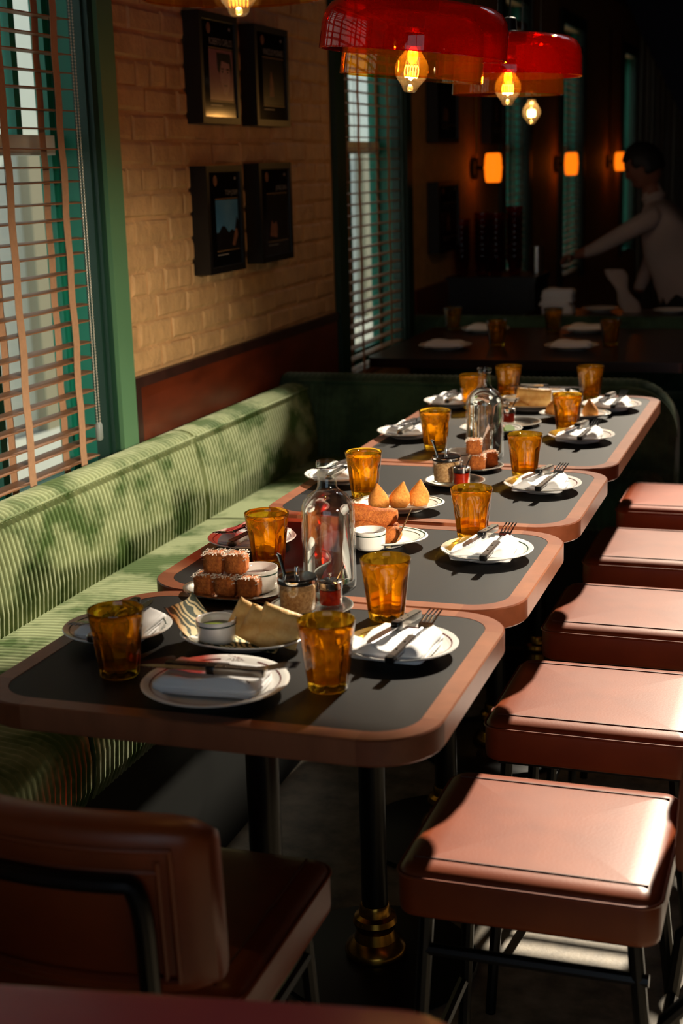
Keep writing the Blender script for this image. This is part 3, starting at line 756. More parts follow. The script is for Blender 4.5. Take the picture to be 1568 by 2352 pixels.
def red_jar(x, y, dz, label, spoon=True):
    t = thing('chilli_jar', label, 'jar', at(x, y, dz), group='red chilli jars')
    R, H = .0222, .047
    obj('glass', MB().lathe([(R*.9, 0), (R, .003), (R, H), (R*.92, H), (R*.92, .007), (.001, .006)], 32), 'glass_clear', t)
    obj('chilli_sauce', MB().lathe([(.001, .0075), (R*.88, .0075), (R*.905, .01), (R*.905, .034), (.001, .036)], 28), 'sauce_red', t)
    ld = obj('lid', MB().lathe([(R*1.02, H-.010), (R*1.04, H-.006), (R*1.03, H+.003), (R*.7, H+.006), (.001, H+.007)], 32), 'chrome', t)
    obj('knob', MB().lathe([(.0018, H+.006), (.0018, H+.013), (.0036, H+.015), (.0034, H+.018), (.001, H+.019)], 12), 'chrome', ld)
    if spoon: obj('spoon', MB().tube([(.004, .004, .02), (.012, .006, .052), (.024, .012, .078)], [.0022, .0016, .002], 7), 'chrome', t)

# nearest table: pastries on an oval platter
platter(-.918, 2.150, .112, .082, 0, 'white oval platter of square fried pastries on the nearest table')
def paper(name, pts_fn, nu, nv, label, loc, rot=(0,0,0)):
    th = .0007; vs_ = []; fs_ = []
    for k in range(2):
        for i in range(nu+1):
            for j in range(nv+1):
                p = pts_fn(i/nu, j/nv); vs_.append((p[0], p[1], p[2]+k*th))
    W_ = nv+1; o = (nu+1)*W_
    for i in range(nu):
        for j in range(nv):
            a = i*W_+j; fs_ += [(a, a+W_, a+W_+1, a+1), (o+a, o+a+1, o+a+W_+1, o+a+W_)]
    for i in range(nu):
        for j in (0, nv):
            a = i*W_+j; fs_.append((a, a+W_, o+a+W_, o+a))
    for j in range(nv):
        for i in (0, nu):
            a = i*W_+j; fs_.append((a, a+1, o+a+1, o+a))
    return tag(obj(name, MB().add(vs_, fs_), 'printed_paper', None, loc, rot, smooth=60), label, 'paper', 'wavy printed serving papers')
def pp1(u, v):
    x = -.125+.20*u; y = -.05+.095*v
    z = .0075+.0012*math.sin(u*9+v*7)+(.055*max(0, (.28-u)/.28)**1.4 if u < .28 else 0)
    return (x, y, z + max(0, abs(v-.5)-.38)*.06)
paper('serving_paper', pp1, 20, 10, 'green wavy printed paper curling up under the square pastries', at(-.918, 2.150), (0, 0, -.12))
def pastry_mesh(seed, w=.078, h=.062):
    rn = random.Random(seed); vs_ = []; fs_ = []; n = 9
    for k in (0, 1):
        for i in range(n+1):
            for j in range(n+1):
                u, v = i/n*2-1, j/n*2-1
                e = max(abs(u), abs(v)); t_ = .0016+.0075*max(0, (1-e**3))*(1+.25*math.sin(u*6+seed)+.2*math.cos(v*7+seed*2))
                wob = .0015*math.sin((u+v)*14+seed)
                vs_.append((u*w/2+wob*(abs(v) > .95), v*h/2+wob*(abs(u) > .95), (t_ if k else -t_)))
    W_ = n+1; o = W_*W_
    for i in range(n):
        for j in range(n):
            a = i*W_+j; fs_ += [(a, a+1, a+W_+1, a+W_), (o+a, o+a+W_, o+a+W_+1, o+a+1)]
    for i in range(n):
        for j in (0, n): a = i*W_+j; fs_.append((a, a+W_, o+a+W_, o+a))
        for q in (0, n): a = q*W_+i; fs_.append((a, a+1, o+a+1, o+a))
    me = mesh(MB().add(vs_, fs_), 'pastry', 70); me.materials.append(M['pastry']); return me
PM = [pastry_mesh(1), pastry_mesh(4)]
for k, (dx, dy, dz, rx, ry, rz, l) in enumerate((
    (.000, .004, .040, 1.10, .30, -.25, 'leftmost square fried pastry leaning beside the green sauce ramekin'),
    (.030, -.008, .036, 1.05, .35, -.12, 'middle square fried pastry of the three on the platter'),
    (.058, -.006, .041, 1.15, .28, .02, 'rightmost puffed square fried pastry, nearest the tumbler'))):
    tag(obj('fried_pastry', PM[k % 2], None, None, at(-.905+dx, 2.152+dy, dz), (rx, ry, rz)), l, 'pastry', 'square fried pastries')
ramekin(-.962, 2.140, .0082, 'sauce_green', 'white ramekin of green sauce on the pastry platter')
# steel saucer with jars between first and second table
tray(-.868, 2.362, .078, .078, 'round steel saucer under jars at the back of the nearest table')
sugar_jar(-.884, 2.335, .003, 'glass jar of brown sugar with steel lid on the nearest table')
red_jar(-.838, 2.385, .003, 'small red chilli jar behind the brown sugar on the nearest table')
# steel oval dish with coconut cubes, across the joint of the first two tables
tray(-1.050, 2.432, .105, .075, 'oval steel dish of coconut dusted cubes at the joint of two tables', 'steel_dish', 'dish')
def cube_mesh(seed, s=.040):
    rn = random.Random(seed); b_ = bmesh.new(); bmesh.ops.create_cube(b_, size=s)
    bmesh.ops.bevel(b_, geom=b_.edges[:], offset=s*.12, segments=2, affect='EDGES')
    bmesh.ops.subdivide_edges(b_, edges=[e for e in b_.edges if e.calc_length() > s*.5], cuts=3, use_grid_fill=True)
    for v in b_.verts: v.co += Vector((rn.uniform(-1, 1), rn.uniform(-1, 1), rn.uniform(-1, 1)))*s*.022
    me = bpy.data.meshes.new('cube_cake'); b_.to_mesh(me); b_.free(); me.shade_smooth(); me.materials.append(M['fried_crumb']); return me
CM = [cube_mesh(2), cube_mesh(3)]
def flakes(seed, s, n):
    rn = random.Random(seed); mb = MB()
    for k in range(n):
        x, y = rn.uniform(-s*.5, s*.5), rn.uniform(-s*.5, s*.5); z = s*.49+rn.uniform(0, .002)
        if rn.random() < .25: z -= rn.uniform(0, s*.3); x = math.copysign(s*.51, x)
        a = rn.uniform(0, PI); l = rn.uniform(.002, .0045); w = .0006; dz = rn.uniform(-.0015, .002)
        ca, sa = math.cos(a)*l, math.sin(a)*l
        mb.add([(x-ca, y-sa, z-dz), (x+ca, y+sa, z+dz), (x+ca-sa*.2, y+sa+ca*.2, z+dz+w), (x-ca-sa*.2, y-sa+ca*.2, z-dz+w)], [(0, 1, 2, 3)])
    me = mesh(mb, 'coconut', 0); me.materials.append(M['coconut']); return me
FL = flakes(4, .04, 150)
def cubes(pos, group, base, powder=True):
    for k, (x, y, z, rz, l) in enumerate(pos):
        o = tag(obj('fried_cube', CM[k % 2], None, None, (x, y, base+z+.020), (0, 0, rz)), l, 'cake', group)
        if powder: f_ = obj('coconut_flakes', FL, None, o); f_['kind'] = 'stuff'
cubes([(-1.098, 2.405, 0, .1, 'bottom left golden cube in the coconut dish'), (-1.052, 2.402, 0, -.08, 'bottom middle golden cube in the coconut dish'), (-1.008, 2.405, 0, .05, 'bottom right golden cube in the coconut dish'),
       (-1.083, 2.420, .040, .2, 'top left golden cube stacked in the coconut dish'), (-1.040, 2.424, .040, .12, 'top right golden cube stacked in the coconut dish')], 'coconut dusted cubes', TT+.0045)
ramekin(-1.010, 2.455, .0035, 'sauce_dark', 'white ramekin of dark chocolate sauce beside the coconut cubes', 1.12)
# second table: fried croquettes behind the bottle
platter(-.888, 2.838, .112, .082, .2, 'white oval platter of brown croquettes behind the bottle on the second table')
def pp2(u, v):
    x = -.06+.135*u; y = -.05+.10*v
    return (x, y, .0078+.001*math.sin(u*8+v*9)+(.075*((u-.72)/.28)**1.2 if u > .72 else 0))
paper('serving_paper', pp2, 20, 10, 'green wavy printed paper standing up beside the brown croquettes', at(-.885, 2.838), (0, 0, .2))
def log_mesh(seed, L=.115, r=.021):
    rn = random.Random(seed); rings = []
    for k in range(13):
        u = k/12; rr = r*(1-.35*abs(2*u-1)**6)
        rings.append([(L*(u-.5), (rr+rn.uniform(-.0012, .0012))*math.cos(2*PI*j/16), (rr+rn.uniform(-.0012, .0012))*math.sin(2*PI*j/16)+.004*math.sin(u*7)) for j in range(16)])
    me = mesh(MB().rings(rings), 'croquette', 70); me.materials.append(M['fried_crumb']); return me
LM = log_mesh(5)
for x, y, z, rz, l in ((-.905, 2.862, .0285, .05, 'brown breaded croquette at the back of the second table platter'), (-.888, 2.830, .0285, -.1, 'brown breaded croquette beside the pink sauce ramekin'), (-.902, 2.848, .062, .02, 'brown breaded croquette stacked on top, second table')):
    tag(obj('croquette', LM, None, None, at(x, y, z), (0, 0, rz)), l, 'croquette', 'breaded croquettes')
ramekin(-.884, 2.778, .0085, 'sauce_dark', 'white ramekin of pale sauce in front of the croquettes')
# third table
platter(-.931, 3.150, .112, .075, .15, 'white oval platter of three teardrop croquettes on the third table')
def coxinha_mesh(seed, lean=.0):
    P = [(.008, 0), (.018, .0008), (.0235, .007), (.0252, .016), (.0238, .026), (.0185, .036), (.0125, .044), (.0075, .051), (.0042, .056), (.0016, .059)]
    mb = MB().lathe(P, 24); rn = random.Random(seed)
    mb.v = [(x+lean*(z/.06)**2*.02+rn.uniform(-.0006, .0006), y+rn.uniform(-.0006, .0006), z) for x, y, z in mb.v]
    me = mesh(mb, 'coxinha', 70); me.materials.append(M['coxinha']); return me
XM = [coxinha_mesh(1, -.2), coxinha_mesh(2, .6), coxinha_mesh(3, .25)]
for k, (x, y, l) in enumerate(((-.968, 3.120, 'leftmost golden teardrop croquette on the third table'), (-.928, 3.152, 'middle golden teardrop croquette on the third table'), (-.888, 3.182, 'rightmost golden teardrop croquette on the third table'))):
    o = tag(obj('teardrop_croquette', XM[k], None, None, at(x, y, .0075), (0, 0, 0)), l, 'croquette', 'teardrop croquettes'); o.scale = (1.02, 1.02, 1.05)
tray(-.868, 3.452, .078, .078, 'round steel saucer under jars in the middle of the third table')
sugar_jar(-.888, 3.450, .003, 'glass jar of brown sugar with a spoon on the third table')
red_jar(-.842, 3.420, .003, 'bright red chilli jar on the third table saucer')
tray(-.862, 3.642, .080, .070, 'steel dish of orange cubes at the back of the third table', 'steel_dish', 'dish')
cubes([(-.845, 3.615, 0, .1, 'lower front orange cube at the back of the third table'), (-.825, 3.665, 0, .5, 'rear orange cube at the back of the third table'), (-.856, 3.622, .040, .15, 'top orange cube stacked at the back of the third table')], 'sugar dusted cubes', TT+.0045)
ramekin(-.905, 3.672, .0035, 'sauce_dark', 'white ramekin behind the sugar jar of the third table')
# long table
platter(-.925, 4.135, .095, .08, 0, 'white plate with a wedge of brown cake behind the far bottle')
wd = MB().rings([[(-.05, -.02, 0), (.06, -.008, 0), (.06, .012, 0), (-.05, .03, 0)], [(-.05, -.02, .05), (.06, -.008, .012), (.06, .012, .012), (-.05, .03, .05)]])
tag(obj('cake_wedge', wd, 'cake', None, at(-.925, 4.128, .0075), (0, 0, .1)), 'wedge of brown cake seen through the far bottle', 'cake')
lw = MB().lathe([(.001, 0), (.012, .004), (.018, .012), (.016, .02), (.001, .02)], 16)
tag(obj('lime_wedge', lw, 'lime', None, at(-.868, 4.118, .009), (.5, .3, 0)), 'pale green lime wedge on the cake plate', 'lime')
tray(-.890, 4.300, .085, .085, 'round steel saucer under the chilli jar on the long table')
red_jar(-.908, 4.302, .003, 'red chilli jar just right of the far bottle')
sugar_jar(-.955, 4.325, .003, 'sugar jar hidden behind the far bottle on the long table')
platter(-.890, 4.590, .11, .085, .1, 'white oval platter with pale square pastries on the long table')
for x, y, z, r_, l in ((-.905, 4.60, .036, (1.35, .1, .0), 'pale square pastry standing at the back of the long table'), (-.868, 4.600, .036, (1.3, .05, .1), 'right pale square pastry standing on the long table'), (-.93, 4.575, .018, (.3, .2, .5), 'small pastry corner lying on the long table platter')):
    tag(obj('fried_pastry', PM[0], None, None, at(x, y, z), r_), l, 'pastry', 'square fried pastries')
ramekin(-.958, 4.585, .0085, 'sauce_green', 'white ramekin on the far pastry platter of the long table', .8)
platter(-.722, 4.432, .112, .078, .1, 'white oval platter with teardrop croquettes on the long table, chair side')
for k, (x, y, l) in enumerate(((-.672, 4.425, 'orange teardrop croquette right of the far middle tumbler'), (-.795, 4.455, 'teardrop croquette half hidden left of the far middle tumbler'))):
    tag(obj('teardrop_croquette', XM[k], None, None, at(x, y, .0075)), l, 'croquette', 'teardrop croquettes')

# ================================================================ PENDANT LAMPS
def pendant(x, y, z, label, tilt=(0, 0), power=2.0, shades=True):
    """origin at the bottom tip of the bulb"""
    t = thing('pendant_lamp', label, 'lamp', (x, y, z), (tilt[0], tilt[1], 0), group='red and amber glass pendant lamps')
    n = 56
    def shell(prof, th):
        inn = [(max(r-th, .001), zz-th*.6) for r, zz in reversed(prof)]
        return MB().lathe(prof+inn[::1], n, cap0=False, cap1=False)
    outer = [(.211, .083), (.2105, .10), (.209, .135), (.204, .160), (.192, .178), (.172, .189), (.12, .1955), (.045, .198)]
    inner = [(.161, .032), (.160, .06), (.157, .11), (.152, .138), (.140, .158), (.118, .169), (.045, .174)]
    if shades: obj('outer_shade', shell(outer, .0028), 'glass_red', t, smooth=50)
    if shades: obj('inner_shade', shell(inner, .0026), 'glass_gold', t, smooth=50)
    if shades:
        obj('rim', MB().tube([(.2095*math.cos(a), .2095*math.sin(a), .0825) for a in (2*PI*q/n for q in range(n))], .0022, 6, closed=True), 'glass_red', t)
        obj('rim', MB().tube([(.1595*math.cos(a), .1595*math.sin(a), .0315) for a in (2*PI*q/n for q in range(n))], .0020, 6, closed=True), 'glass_gold', t)
    ho = obj('lamp_holder', MB().lathe([(.019, .100), (.0215, .104), (.0215, .165), (.047, .17), (.05, .176), (.05, .203), (.022, .206), (.018, .24), (.006, .245)], 28), 'black_metal', t)
    obj('hook_ring', MB().lathe([(.0225, .128), (.0245, .13), (.0245, .138), (.0225, .14)], 24), 'chrome', ho)
    cord = MB().tube([(0, 0, .24), (0, 0, zc-z)], .0028, 6)
    co = obj('flex', cord, 'black_metal', t)
    for a in (0, 1): obj('suspension_wire', MB().tube([(.035*(1 if a else -1), 0, .2), (.05*(1 if a else -1), 0, zc-z)], .0009, 5), 'chrome', t)
    bulb = MB().lathe([(.001, .0), (.012, .001), (.0165, .006), (.018, .012), (.025, .02), (.034, .032), (.0385, .046), (.0375, .060), (.031, .073), (.021, .086), (.0155, .098), (.0145, .104)], 32)
    bo = obj('bulb', bulb, 'glass_bulb', t, smooth=50)
    fl = MB()
    for k in range(5):
        u = -.0125+.00625*k
        fl.tube([(u+.0028*math.cos(a)*1.0, .004*math.sin(a*.5)*0+.003*math.cos(a), .0455+.0135*math.sin(a)) for a in [2*PI*q/14 for q in range(14)]], .0011, 5, closed=True)
    obj('filament', fl, 'filament', bo)
    obj('stem', MB().tube([(0, 0, .06), (0, 0, .1)], .003, 6), 'glass_bulb', bo)
    ld = bpy.data.lights.new('bulb_light', 'POINT'); ld.energy = power; ld.color = (1, .55, .2); ld.shadow_soft_size = .012
    lo = bpy.data.objects.new('bulb_light', ld); C.objects.link(lo); lo.parent = t; lo.location = (0, 0, .066)
    return t
pendant(-.945, 2.32, 1.985, 'pendant lamp cut off by the top edge, above the nearest tables')
pendant(-.905, 3.22, 1.894, 'large tilted red and amber glass pendant lamp, nearest in full view', (0, .11))
pendant(-.893, 4.22, 1.894, 'red and amber glass pendant lamp behind the large one', (0, .03))
pendant(-1.208, 6.20, 1.885, 'small distant bare bulb hanging below the red lamps', shades=False)

# ================================================================ WALL LAMPS
def sconce(y, label, z=1.70):
    t = thing('wall_lamp', label, 'lamp', (-1.988, y, z), group='orange glowing wall lamps')
    obj('backplate', MB().lathe([(.065, 0), (.065, .014), (.03, .02)], 28).xf(Matrix.Rotation(PI/2, 4, 'Y')), 'black_metal', t)
    obj('arm', MB().tube([(.01, 0, 0), (.07, 0, 0)], .012, 8), 'black_metal', t)
    sh = MB().lathe([(.034, -.084), (.043, -.079), (.049, -.05), (.051, 0), (.049, .05), (.043, .079), (.034, .084)], 32).shift((.115, 0, 0))
    obj('shade', sh, 'sconce_glow', t, smooth=50)
    obj('shade_ring', MB().lathe([(.0500, -.012), (.0525, -.008), (.0525, .008), (.0500, .012)], 32, cap0=False, cap1=False).shift((.115, 0, 0)), 'sconce_glow', t)
    obj('conduit', MB().tube([(.012, 0, .06), (.012, 0, 1.2)], .009, 8), 'brass', t)
sconce(8.45, 'nearest orange glowing wall lamp, right of the dark framed posters')
sconce(11.2, 'second orange glowing wall lamp, between the two distant blinds')
sconce(13.95, 'third orange glowing wall lamp, left of the person in the pale shirt')
sconce(14.75, 'farthest orange glowing wall lamp, right beside the head of the person')

# ================================================================ POSTERS
def poster(y0, y1, z0, z1, label, title, pic, d=.06):
    t = thing('framed_poster', label, 'poster', (-1.992, (y0+y1)/2, (z0+z1)/2), group='black framed music posters')
    w, h = y1-y0, z1-z0
    b_ = .022
    fr = MB().box(0, -w/2, -h/2, d-.006, w/2, h/2)
    for (ya, yb, za, zb) in ((-w/2, w/2, h/2-b_, h/2), (-w/2, w/2, -h/2, -h/2+b_), (-w/2, -w/2+b_, -h/2+b_, h/2-b_), (w/2-b_, w/2, -h/2+b_, h/2-b_)):
        fr.box(d-.006, ya, za, d, yb, zb)
    f_ = obj('frame', fr, 'black_frame', t)
    x = d-.005
    pr_ = obj('print', MB().box(d-.006, -w/2+b_, -h/2+b_, x, w/2-b_, h/2-b_), 'print_black', t)
    def patch(nm, poly, m, k):
        obj(nm, MB().rings([[(x, yy*w, zz*h) for yy, zz in poly], [(x+.0003*k, yy*w, zz*h) for yy, zz in poly]]), m, pr_, smooth=0)
    def R(a, b2, c, d2): return [(a, c), (b2, c), (b2, d2), (a, d2)]
    def E(cy, cz, ry, rz, n=22): return [(cy+ry*math.cos(2*PI*i/n), cz+rz*math.sin(2*PI*i/n)) for i in range(n)]
    if title:
        me = mesh_text(title, .05)
        xs = [v.co.x for v in me.vertices]; wd_ = max(xs)-min(xs); ys = [v.co.y for v in me.vertices]; hd_ = max(ys)-min(ys)
        tw = w*(.60 if len(title) > 10 else .34); s = tw/wd_; sh = h*.062/hd_
        cx_ = w*.36-tw/2
        for v in me.vertices: v.co = Vector((.0012, v.co.x*s+cx_, v.co.y*sh+h*.245))
        obj('title_lettering', me, None, pr_, (x, 0, 0))
    patch('gold_line', R(-.26, .36, .186, .196), 'print_gold', 1)
    patch('gold_line', R(-.26, .36, -.30, -.291), 'print_gold', 1)
    patch('caption_line', R(-.25, .05, -.335, -.328), 'print_letter', 1)
    patch('emblem', E(-.24, .36, .05, .05), 'print_warm', 1)
    patch('number', R(.29, .33, .365, .39), 'print_letter', 1)
    if pic == 'face':
        patch('picture', R(-.26, .36, -.285, .18), 'print_pink', 1)
        patch('hair', [(-.06, .15), (.30, .15), (.33, .02), (.30, -.06), (.27, .06), (.06, .08), (.0, -.04), (-.05, .0)], 'print_dark', 3)
        patch('face', [(.0, .06), (.12, .10), (.26, .08), (.285, -.03), (.26, -.16), (.18, -.24), (.10, -.22), (.03, -.10)], 'print_face', 2)
        patch('brow', R(.04, .12, .0, .012), 'print_dark', 3); patch('brow', R(.18, .26, .0, .012), 'print_dark', 3)
        patch('eye', E(.08, -.02, .02, .010, 10), 'print_dark', 3); patch('eye', E(.22, -.02, .02, .010, 10), 'print_dark', 3)
        patch('mouth', R(.11, .20, -.15, -.14), 'print_dark', 3)
    elif pic == 'sky':
        patch('picture', R(-.26, .36, -.285, .18), 'print_sky', 1)
        patch('dark_hill', [(-.26, -.285), (.36, -.285), (.36, -.03), (.31, .02), (.25, -.12), (.16, -.10), (.08, -.13), (-.02, -.07), (-.10, -.06), (-.2, -.12), (-.26, -.12)], 'print_dark', 2)
        patch('warm_figure', [(.16, -.25), (.24, -.26), (.33, -.16), (.31, -.10), (.26, -.10)], 'print_warm', 3)
    elif pic == 'group':
        patch('picture', R(-.26, .36, -.285, .18), 'print_dark', 1)
        patch('warm_figure', [(-.20, -.24), (.02, -.26), (.04, -.16), (.0, -.09), (-.08, -.12), (-.14, -.08), (-.18, -.16)], 'print_warm', 2)
    elif pic == 'red':
        patch('picture', R(-.26, .36, -.285, .18), 'print_dark', 1)
        patch('pale_figure', [(-.06, -.02), (-.02, .06), (.03, -.02), (.05, -.2), (-.08, -.2)], 'print_warm', 2)
sl = thing('added_fill_spot', 'added unseen fill spot aimed at the bench and brick wall', 'added_fill_spot', SPOT)  # housing for the added off-camera fill spot
sl.rotation_euler = spo.rotation_euler
obj('housing', MB().lathe([(.05, -.02), (.055, -.01), (.055, .12), (.03, .15), (.01, .152)], 24, cap0=False), 'black_metal', sl)
stm = obj('stem', MB().tube([(0, 0, .15), (0, 0, .17)], .01, 8), 'black_metal', sl)
Ri = spo.rotation_euler.to_matrix().inverted()
obj('rod', MB().tube([(0, 0, .165), Ri @ (Vector((SPOT.x, SPOT.y-.1, zc))-SPOT)], .008, 8), 'black_metal', sl)
poster(4.402, 4.722, 1.885, 2.235, 'upper left black framed poster with a pink portrait print', 'ROBERTO CARLOS', 'face')
poster(4.878, 5.212, 1.885, 2.230, 'upper right black framed poster with a very dark picture', 'VINICIUS MORAES', 'red')
poster(4.402, 4.712, 1.395, 1.750, 'lower left black framed poster with a blue sky picture', 'TOM JOBIM', 'sky')
poster(4.870, 5.200, 1.400, 1.755, 'lower right black framed poster with a dim group picture', 'JORGE BEN', 'group')
poster(7.40, 7.86, 1.84, 2.28, 'upper dark framed poster beyond the second window', '', 'group')
poster(7.40, 7.86, 1.27, 1.64, 'lower dark framed poster beyond the second window', '', 'red')
poster(8.66, 9.05, 1.84, 2.28, 'upper dark framed poster between the first wall lamp and distant window', '', 'red')

# ================================================================ BACKGROUND BOOTH
t5 = thing('booth_table', 'dark wooden booth table behind the end bench', 'table', (-1.15, 6.33, 0))
obj('tabletop', MB().prism(rrect(1.36, 1.16, .06, 6), TT-.04, TT), 'dark_wood', t5)
obj('pedestal', MB().lathe([(.23, 0), (.23, .015), (.04, .03), (.035, TT-.04)], 28), 'black_metal', t5)
bt = thing('booth_bench', 'green corduroy booth back crossing behind the booth table', 'bench', (-1.1, 7.1, 0))
pr5 = [(.14, 0), (0, 0), (0, .5), (-.01, .66), (.01, .8), (.03, .93), (.05, .965), (.08, .98), (.12, .975), (.14, .95)]
obj('backrest', ribbed([(a+7.02, b_) for a, b_ in pr5], -1.98, .3, 'x', pitch=.025, sgn=-1, per=4).shift((1.1, -7.1, 0)), 'velvet_deep', bt, smooth=80)
obj('seat_cushion', ring_box(2.2, .30, .04, [(.01, .46), (0, .48), (0, .60), (.02, .63)], 4).shift((.25, -.245, 0)), 'velvet_deep', bt)
obj('bench_base', MB().box(-.85, -.34, 0, 1.35, -.1, .46), 'velvet_deep', bt)
for x, y, rz, big, l in ((-1.565, 6.08, PI/2, 0, 'dim plate with napkin at the front left of the booth table'), (-1.015, 6.12, PI/2, 0, 'dim plate with napkin at the front right of the booth table'),
                      (-1.53, 6.72, PI/2, 0, 'dim plate with napkin at the back left of the booth table'), (-1.05, 6.76, PI/2, 0, 'dim plate with napkin at the back right of the booth table')):
    p = tag(obj('napkin_plate', PL['M'][0], None, None, at(x, y), (0, 0, rz)), l, 'plate', 'booth table plates'); obj('rim_line', PL['M'][1], None, p)
    tag(obj('folded_napkin', NAP[2], None, None, at(x, y, .0085), (0, 0, rz)), l.replace('plate with napkin', 'folded napkin'), 'napkin', 'booth table napkins')
for x, y, l in ((-1.36, 6.20, 'dim tumbler right of the front left booth plate'), (-.87, 6.26, 'dim tumbler right of the front right booth plate'), (-1.70, 6.76, 'dim tumbler at the back left of the booth table'), (-1.205, 6.74, 'dim tumbler between the back booth plates')):
    tag(obj('amber_tumbler', TUM, None, None, at(x, y)), l, 'glass', 'booth table tumblers')
# service cabinet with stacked tumblers
cb = thing('service_cabinet', 'black service cabinet carrying stacks of dark red tumblers', 'cabinet', (-1.72, 8.0, 0))
obj('body', MB().box(-.27, -.2, 0, .22, .2, 1.085), 'black_paint', cb)
obj('top_board', MB().box(-.28, -.21, 1.085, .23, .21, 1.115), 'black_paint', cb)
for k in (-1, 1): obj('door', MB().box(-.24 if k < 0 else -.02, -.212, .1, -.03 if k < 0 else .2, -.2, 1.05), 'black_paint', cb)
tum_s = TUM.copy(); tum_s.materials.clear(); thin_glass('glass_deep_red', (.75, .16, .05, 1), body=.12, bodycol=(.5, .05, .01, 1)); tum_s.materials.append(M['glass_deep_red'])
names = ['leftmost', 'second', 'third', 'rightmost']
nth = ['bottom', 'second', 'third', 'fourth', 'fifth', 'sixth', 'seventh', 'eighth', 'ninth']
def place(q, n): return 'topmost tumbler' if q == n-1 else 'bottom tumbler' if q == 0 else '%s tumbler from the bottom' % nth[q]
for k, (x, y, n) in enumerate(((-1.93, 7.9, 7), (-1.825, 7.95, 8), (-1.735, 7.9, 8), (-1.635, 7.92, 9))):
    for q in range(n):
        tag(obj('stacked_tumbler', tum_s, None, None, (x, y, 1.115+.033*q), (0, 0, q*.35)), 'dark red %s of the %s stack on the cabinet' % (place(q, n), names[k]), 'glass', 'tumblers in the %s stack' % names[k])
t6 = thing('back_table', 'dark table beside the person at the back', 'table', (-.92, 7.52, 0))
obj('tabletop', MB().prism(rrect(1.16, .62, .08, 6, 0, 0), TT-.04, TT), 'dark_wood', t6)
obj('pedestal', MB().lathe([(.23, 0), (.23, .015), (.04, .03), (.035, TT-.04)], 28), 'black_metal', t6)
tag(obj('steel_cup', MB().lathe([(.032, 0), (.036, .004), (.038, .15), (.036, .15), (.033, .008), (.001, .008)], 24), 'steel_brushed', None, (-1.535, 8.05, 1.115)), 'tall steel cup at the right end of the black cabinet', 'cup')
for k in range(6):
    o = tag(obj('spare_napkin', NAP[2], None, None, (-1.335+random.uniform(-.01, .01), 7.60+random.uniform(-.006, .006), TT+.0205*k), (0, 0, PI/2+random.uniform(-.08, .08))), ('topmost white napkin' if k == 5 else 'bottom white napkin' if k == 0 else 'white napkin, %s from the bottom,' % nth[k])+' of the pile on the back table', 'napkin', 'napkin pile on the back table')
for x, y, l in ((-1.12, 7.68, 'far dim plate on the back table near the reaching hand'), (-.74, 7.62, 'far dim plate at the front of the back table below the person')):
    p = tag(obj('napkin_plate', PL['m'][0], None, None, at(x, y)), l, 'plate', 'back table plates')
twl = [[(.045*math.cos(a)*(1+.3*math.sin(k)), .02*math.sin(a), .025*k) for a in (2*PI*q/12 for q in range(12))] for k in range(10)]
mbt = MB().rings(twl); mbt.v = [(x-.10*(z/.225), y+.01*math.sin(z*40), z) for x, y, z in mbt.v]
tag(obj('hanging_cloth', mbt, 'shirt_cloth', None, (-.95, 7.66, TT)), 'pale crumpled cloth standing on the back table below the arm', 'cloth')
# far curtains and dark sloping drape at the upper right
cv = [[(-.72+.46*q/60, 12.2+.03*math.sin(q*1.1)+.012*math.sin(q*2.7), z) for q in range(61)] for z in (0, 3.1)]
rings = [r + [(x, y+.012, z) for x, y, z in reversed(r)] for r in cv]
tag(obj('grey_curtain', MB().rings(rings), 'curtain_grey', None, (-.78, 0, 0)), 'pale grey curtain hanging in the dark behind the person', 'curtain')
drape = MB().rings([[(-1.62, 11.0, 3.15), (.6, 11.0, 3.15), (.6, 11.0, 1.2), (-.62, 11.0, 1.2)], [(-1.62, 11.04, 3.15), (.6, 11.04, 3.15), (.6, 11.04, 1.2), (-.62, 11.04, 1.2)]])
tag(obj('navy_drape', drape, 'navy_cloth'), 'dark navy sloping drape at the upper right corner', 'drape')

# ================================================================ PERSON
def skin_mesh(name, joints, edges, root, m, sub=2, parent=None, loc=(0, 0, 0)):
    me = bpy.data.meshes.new(name); me.from_pydata([j[:3] for j in joints], edges, [])
    o = bpy.data.objects.new(name, me); C.objects.link(o)
    md = o.modifiers.new('skin', 'SKIN'); md.use_smooth_shade = True
    for i, j in enumerate(joints):
        sv = me.skin_vertices[0].data[i]; sv.radius = (j[3], j[4] if len(j) > 4 else j[3]); sv.use_root = (i == root)
    sb = o.modifiers.new('sub', 'SUBSURF'); sb.levels = sub; sb.render_levels = sub
    dg = bpy.context.evaluated_depsgraph_get(); dg.update()
    fm = bpy.data.meshes.new_from_object(o.evaluated_get(dg)); bpy.data.objects.remove(o)
    fm.shade_smooth(); fm.materials.clear(); fm.materials.append(M[m])
    return obj(name, fm, None, parent, loc, smooth=0)
pe = thing('person', 'person in a pale shirt leaning over the back table, reaching left', 'person', (-.72, 8.05, 0))
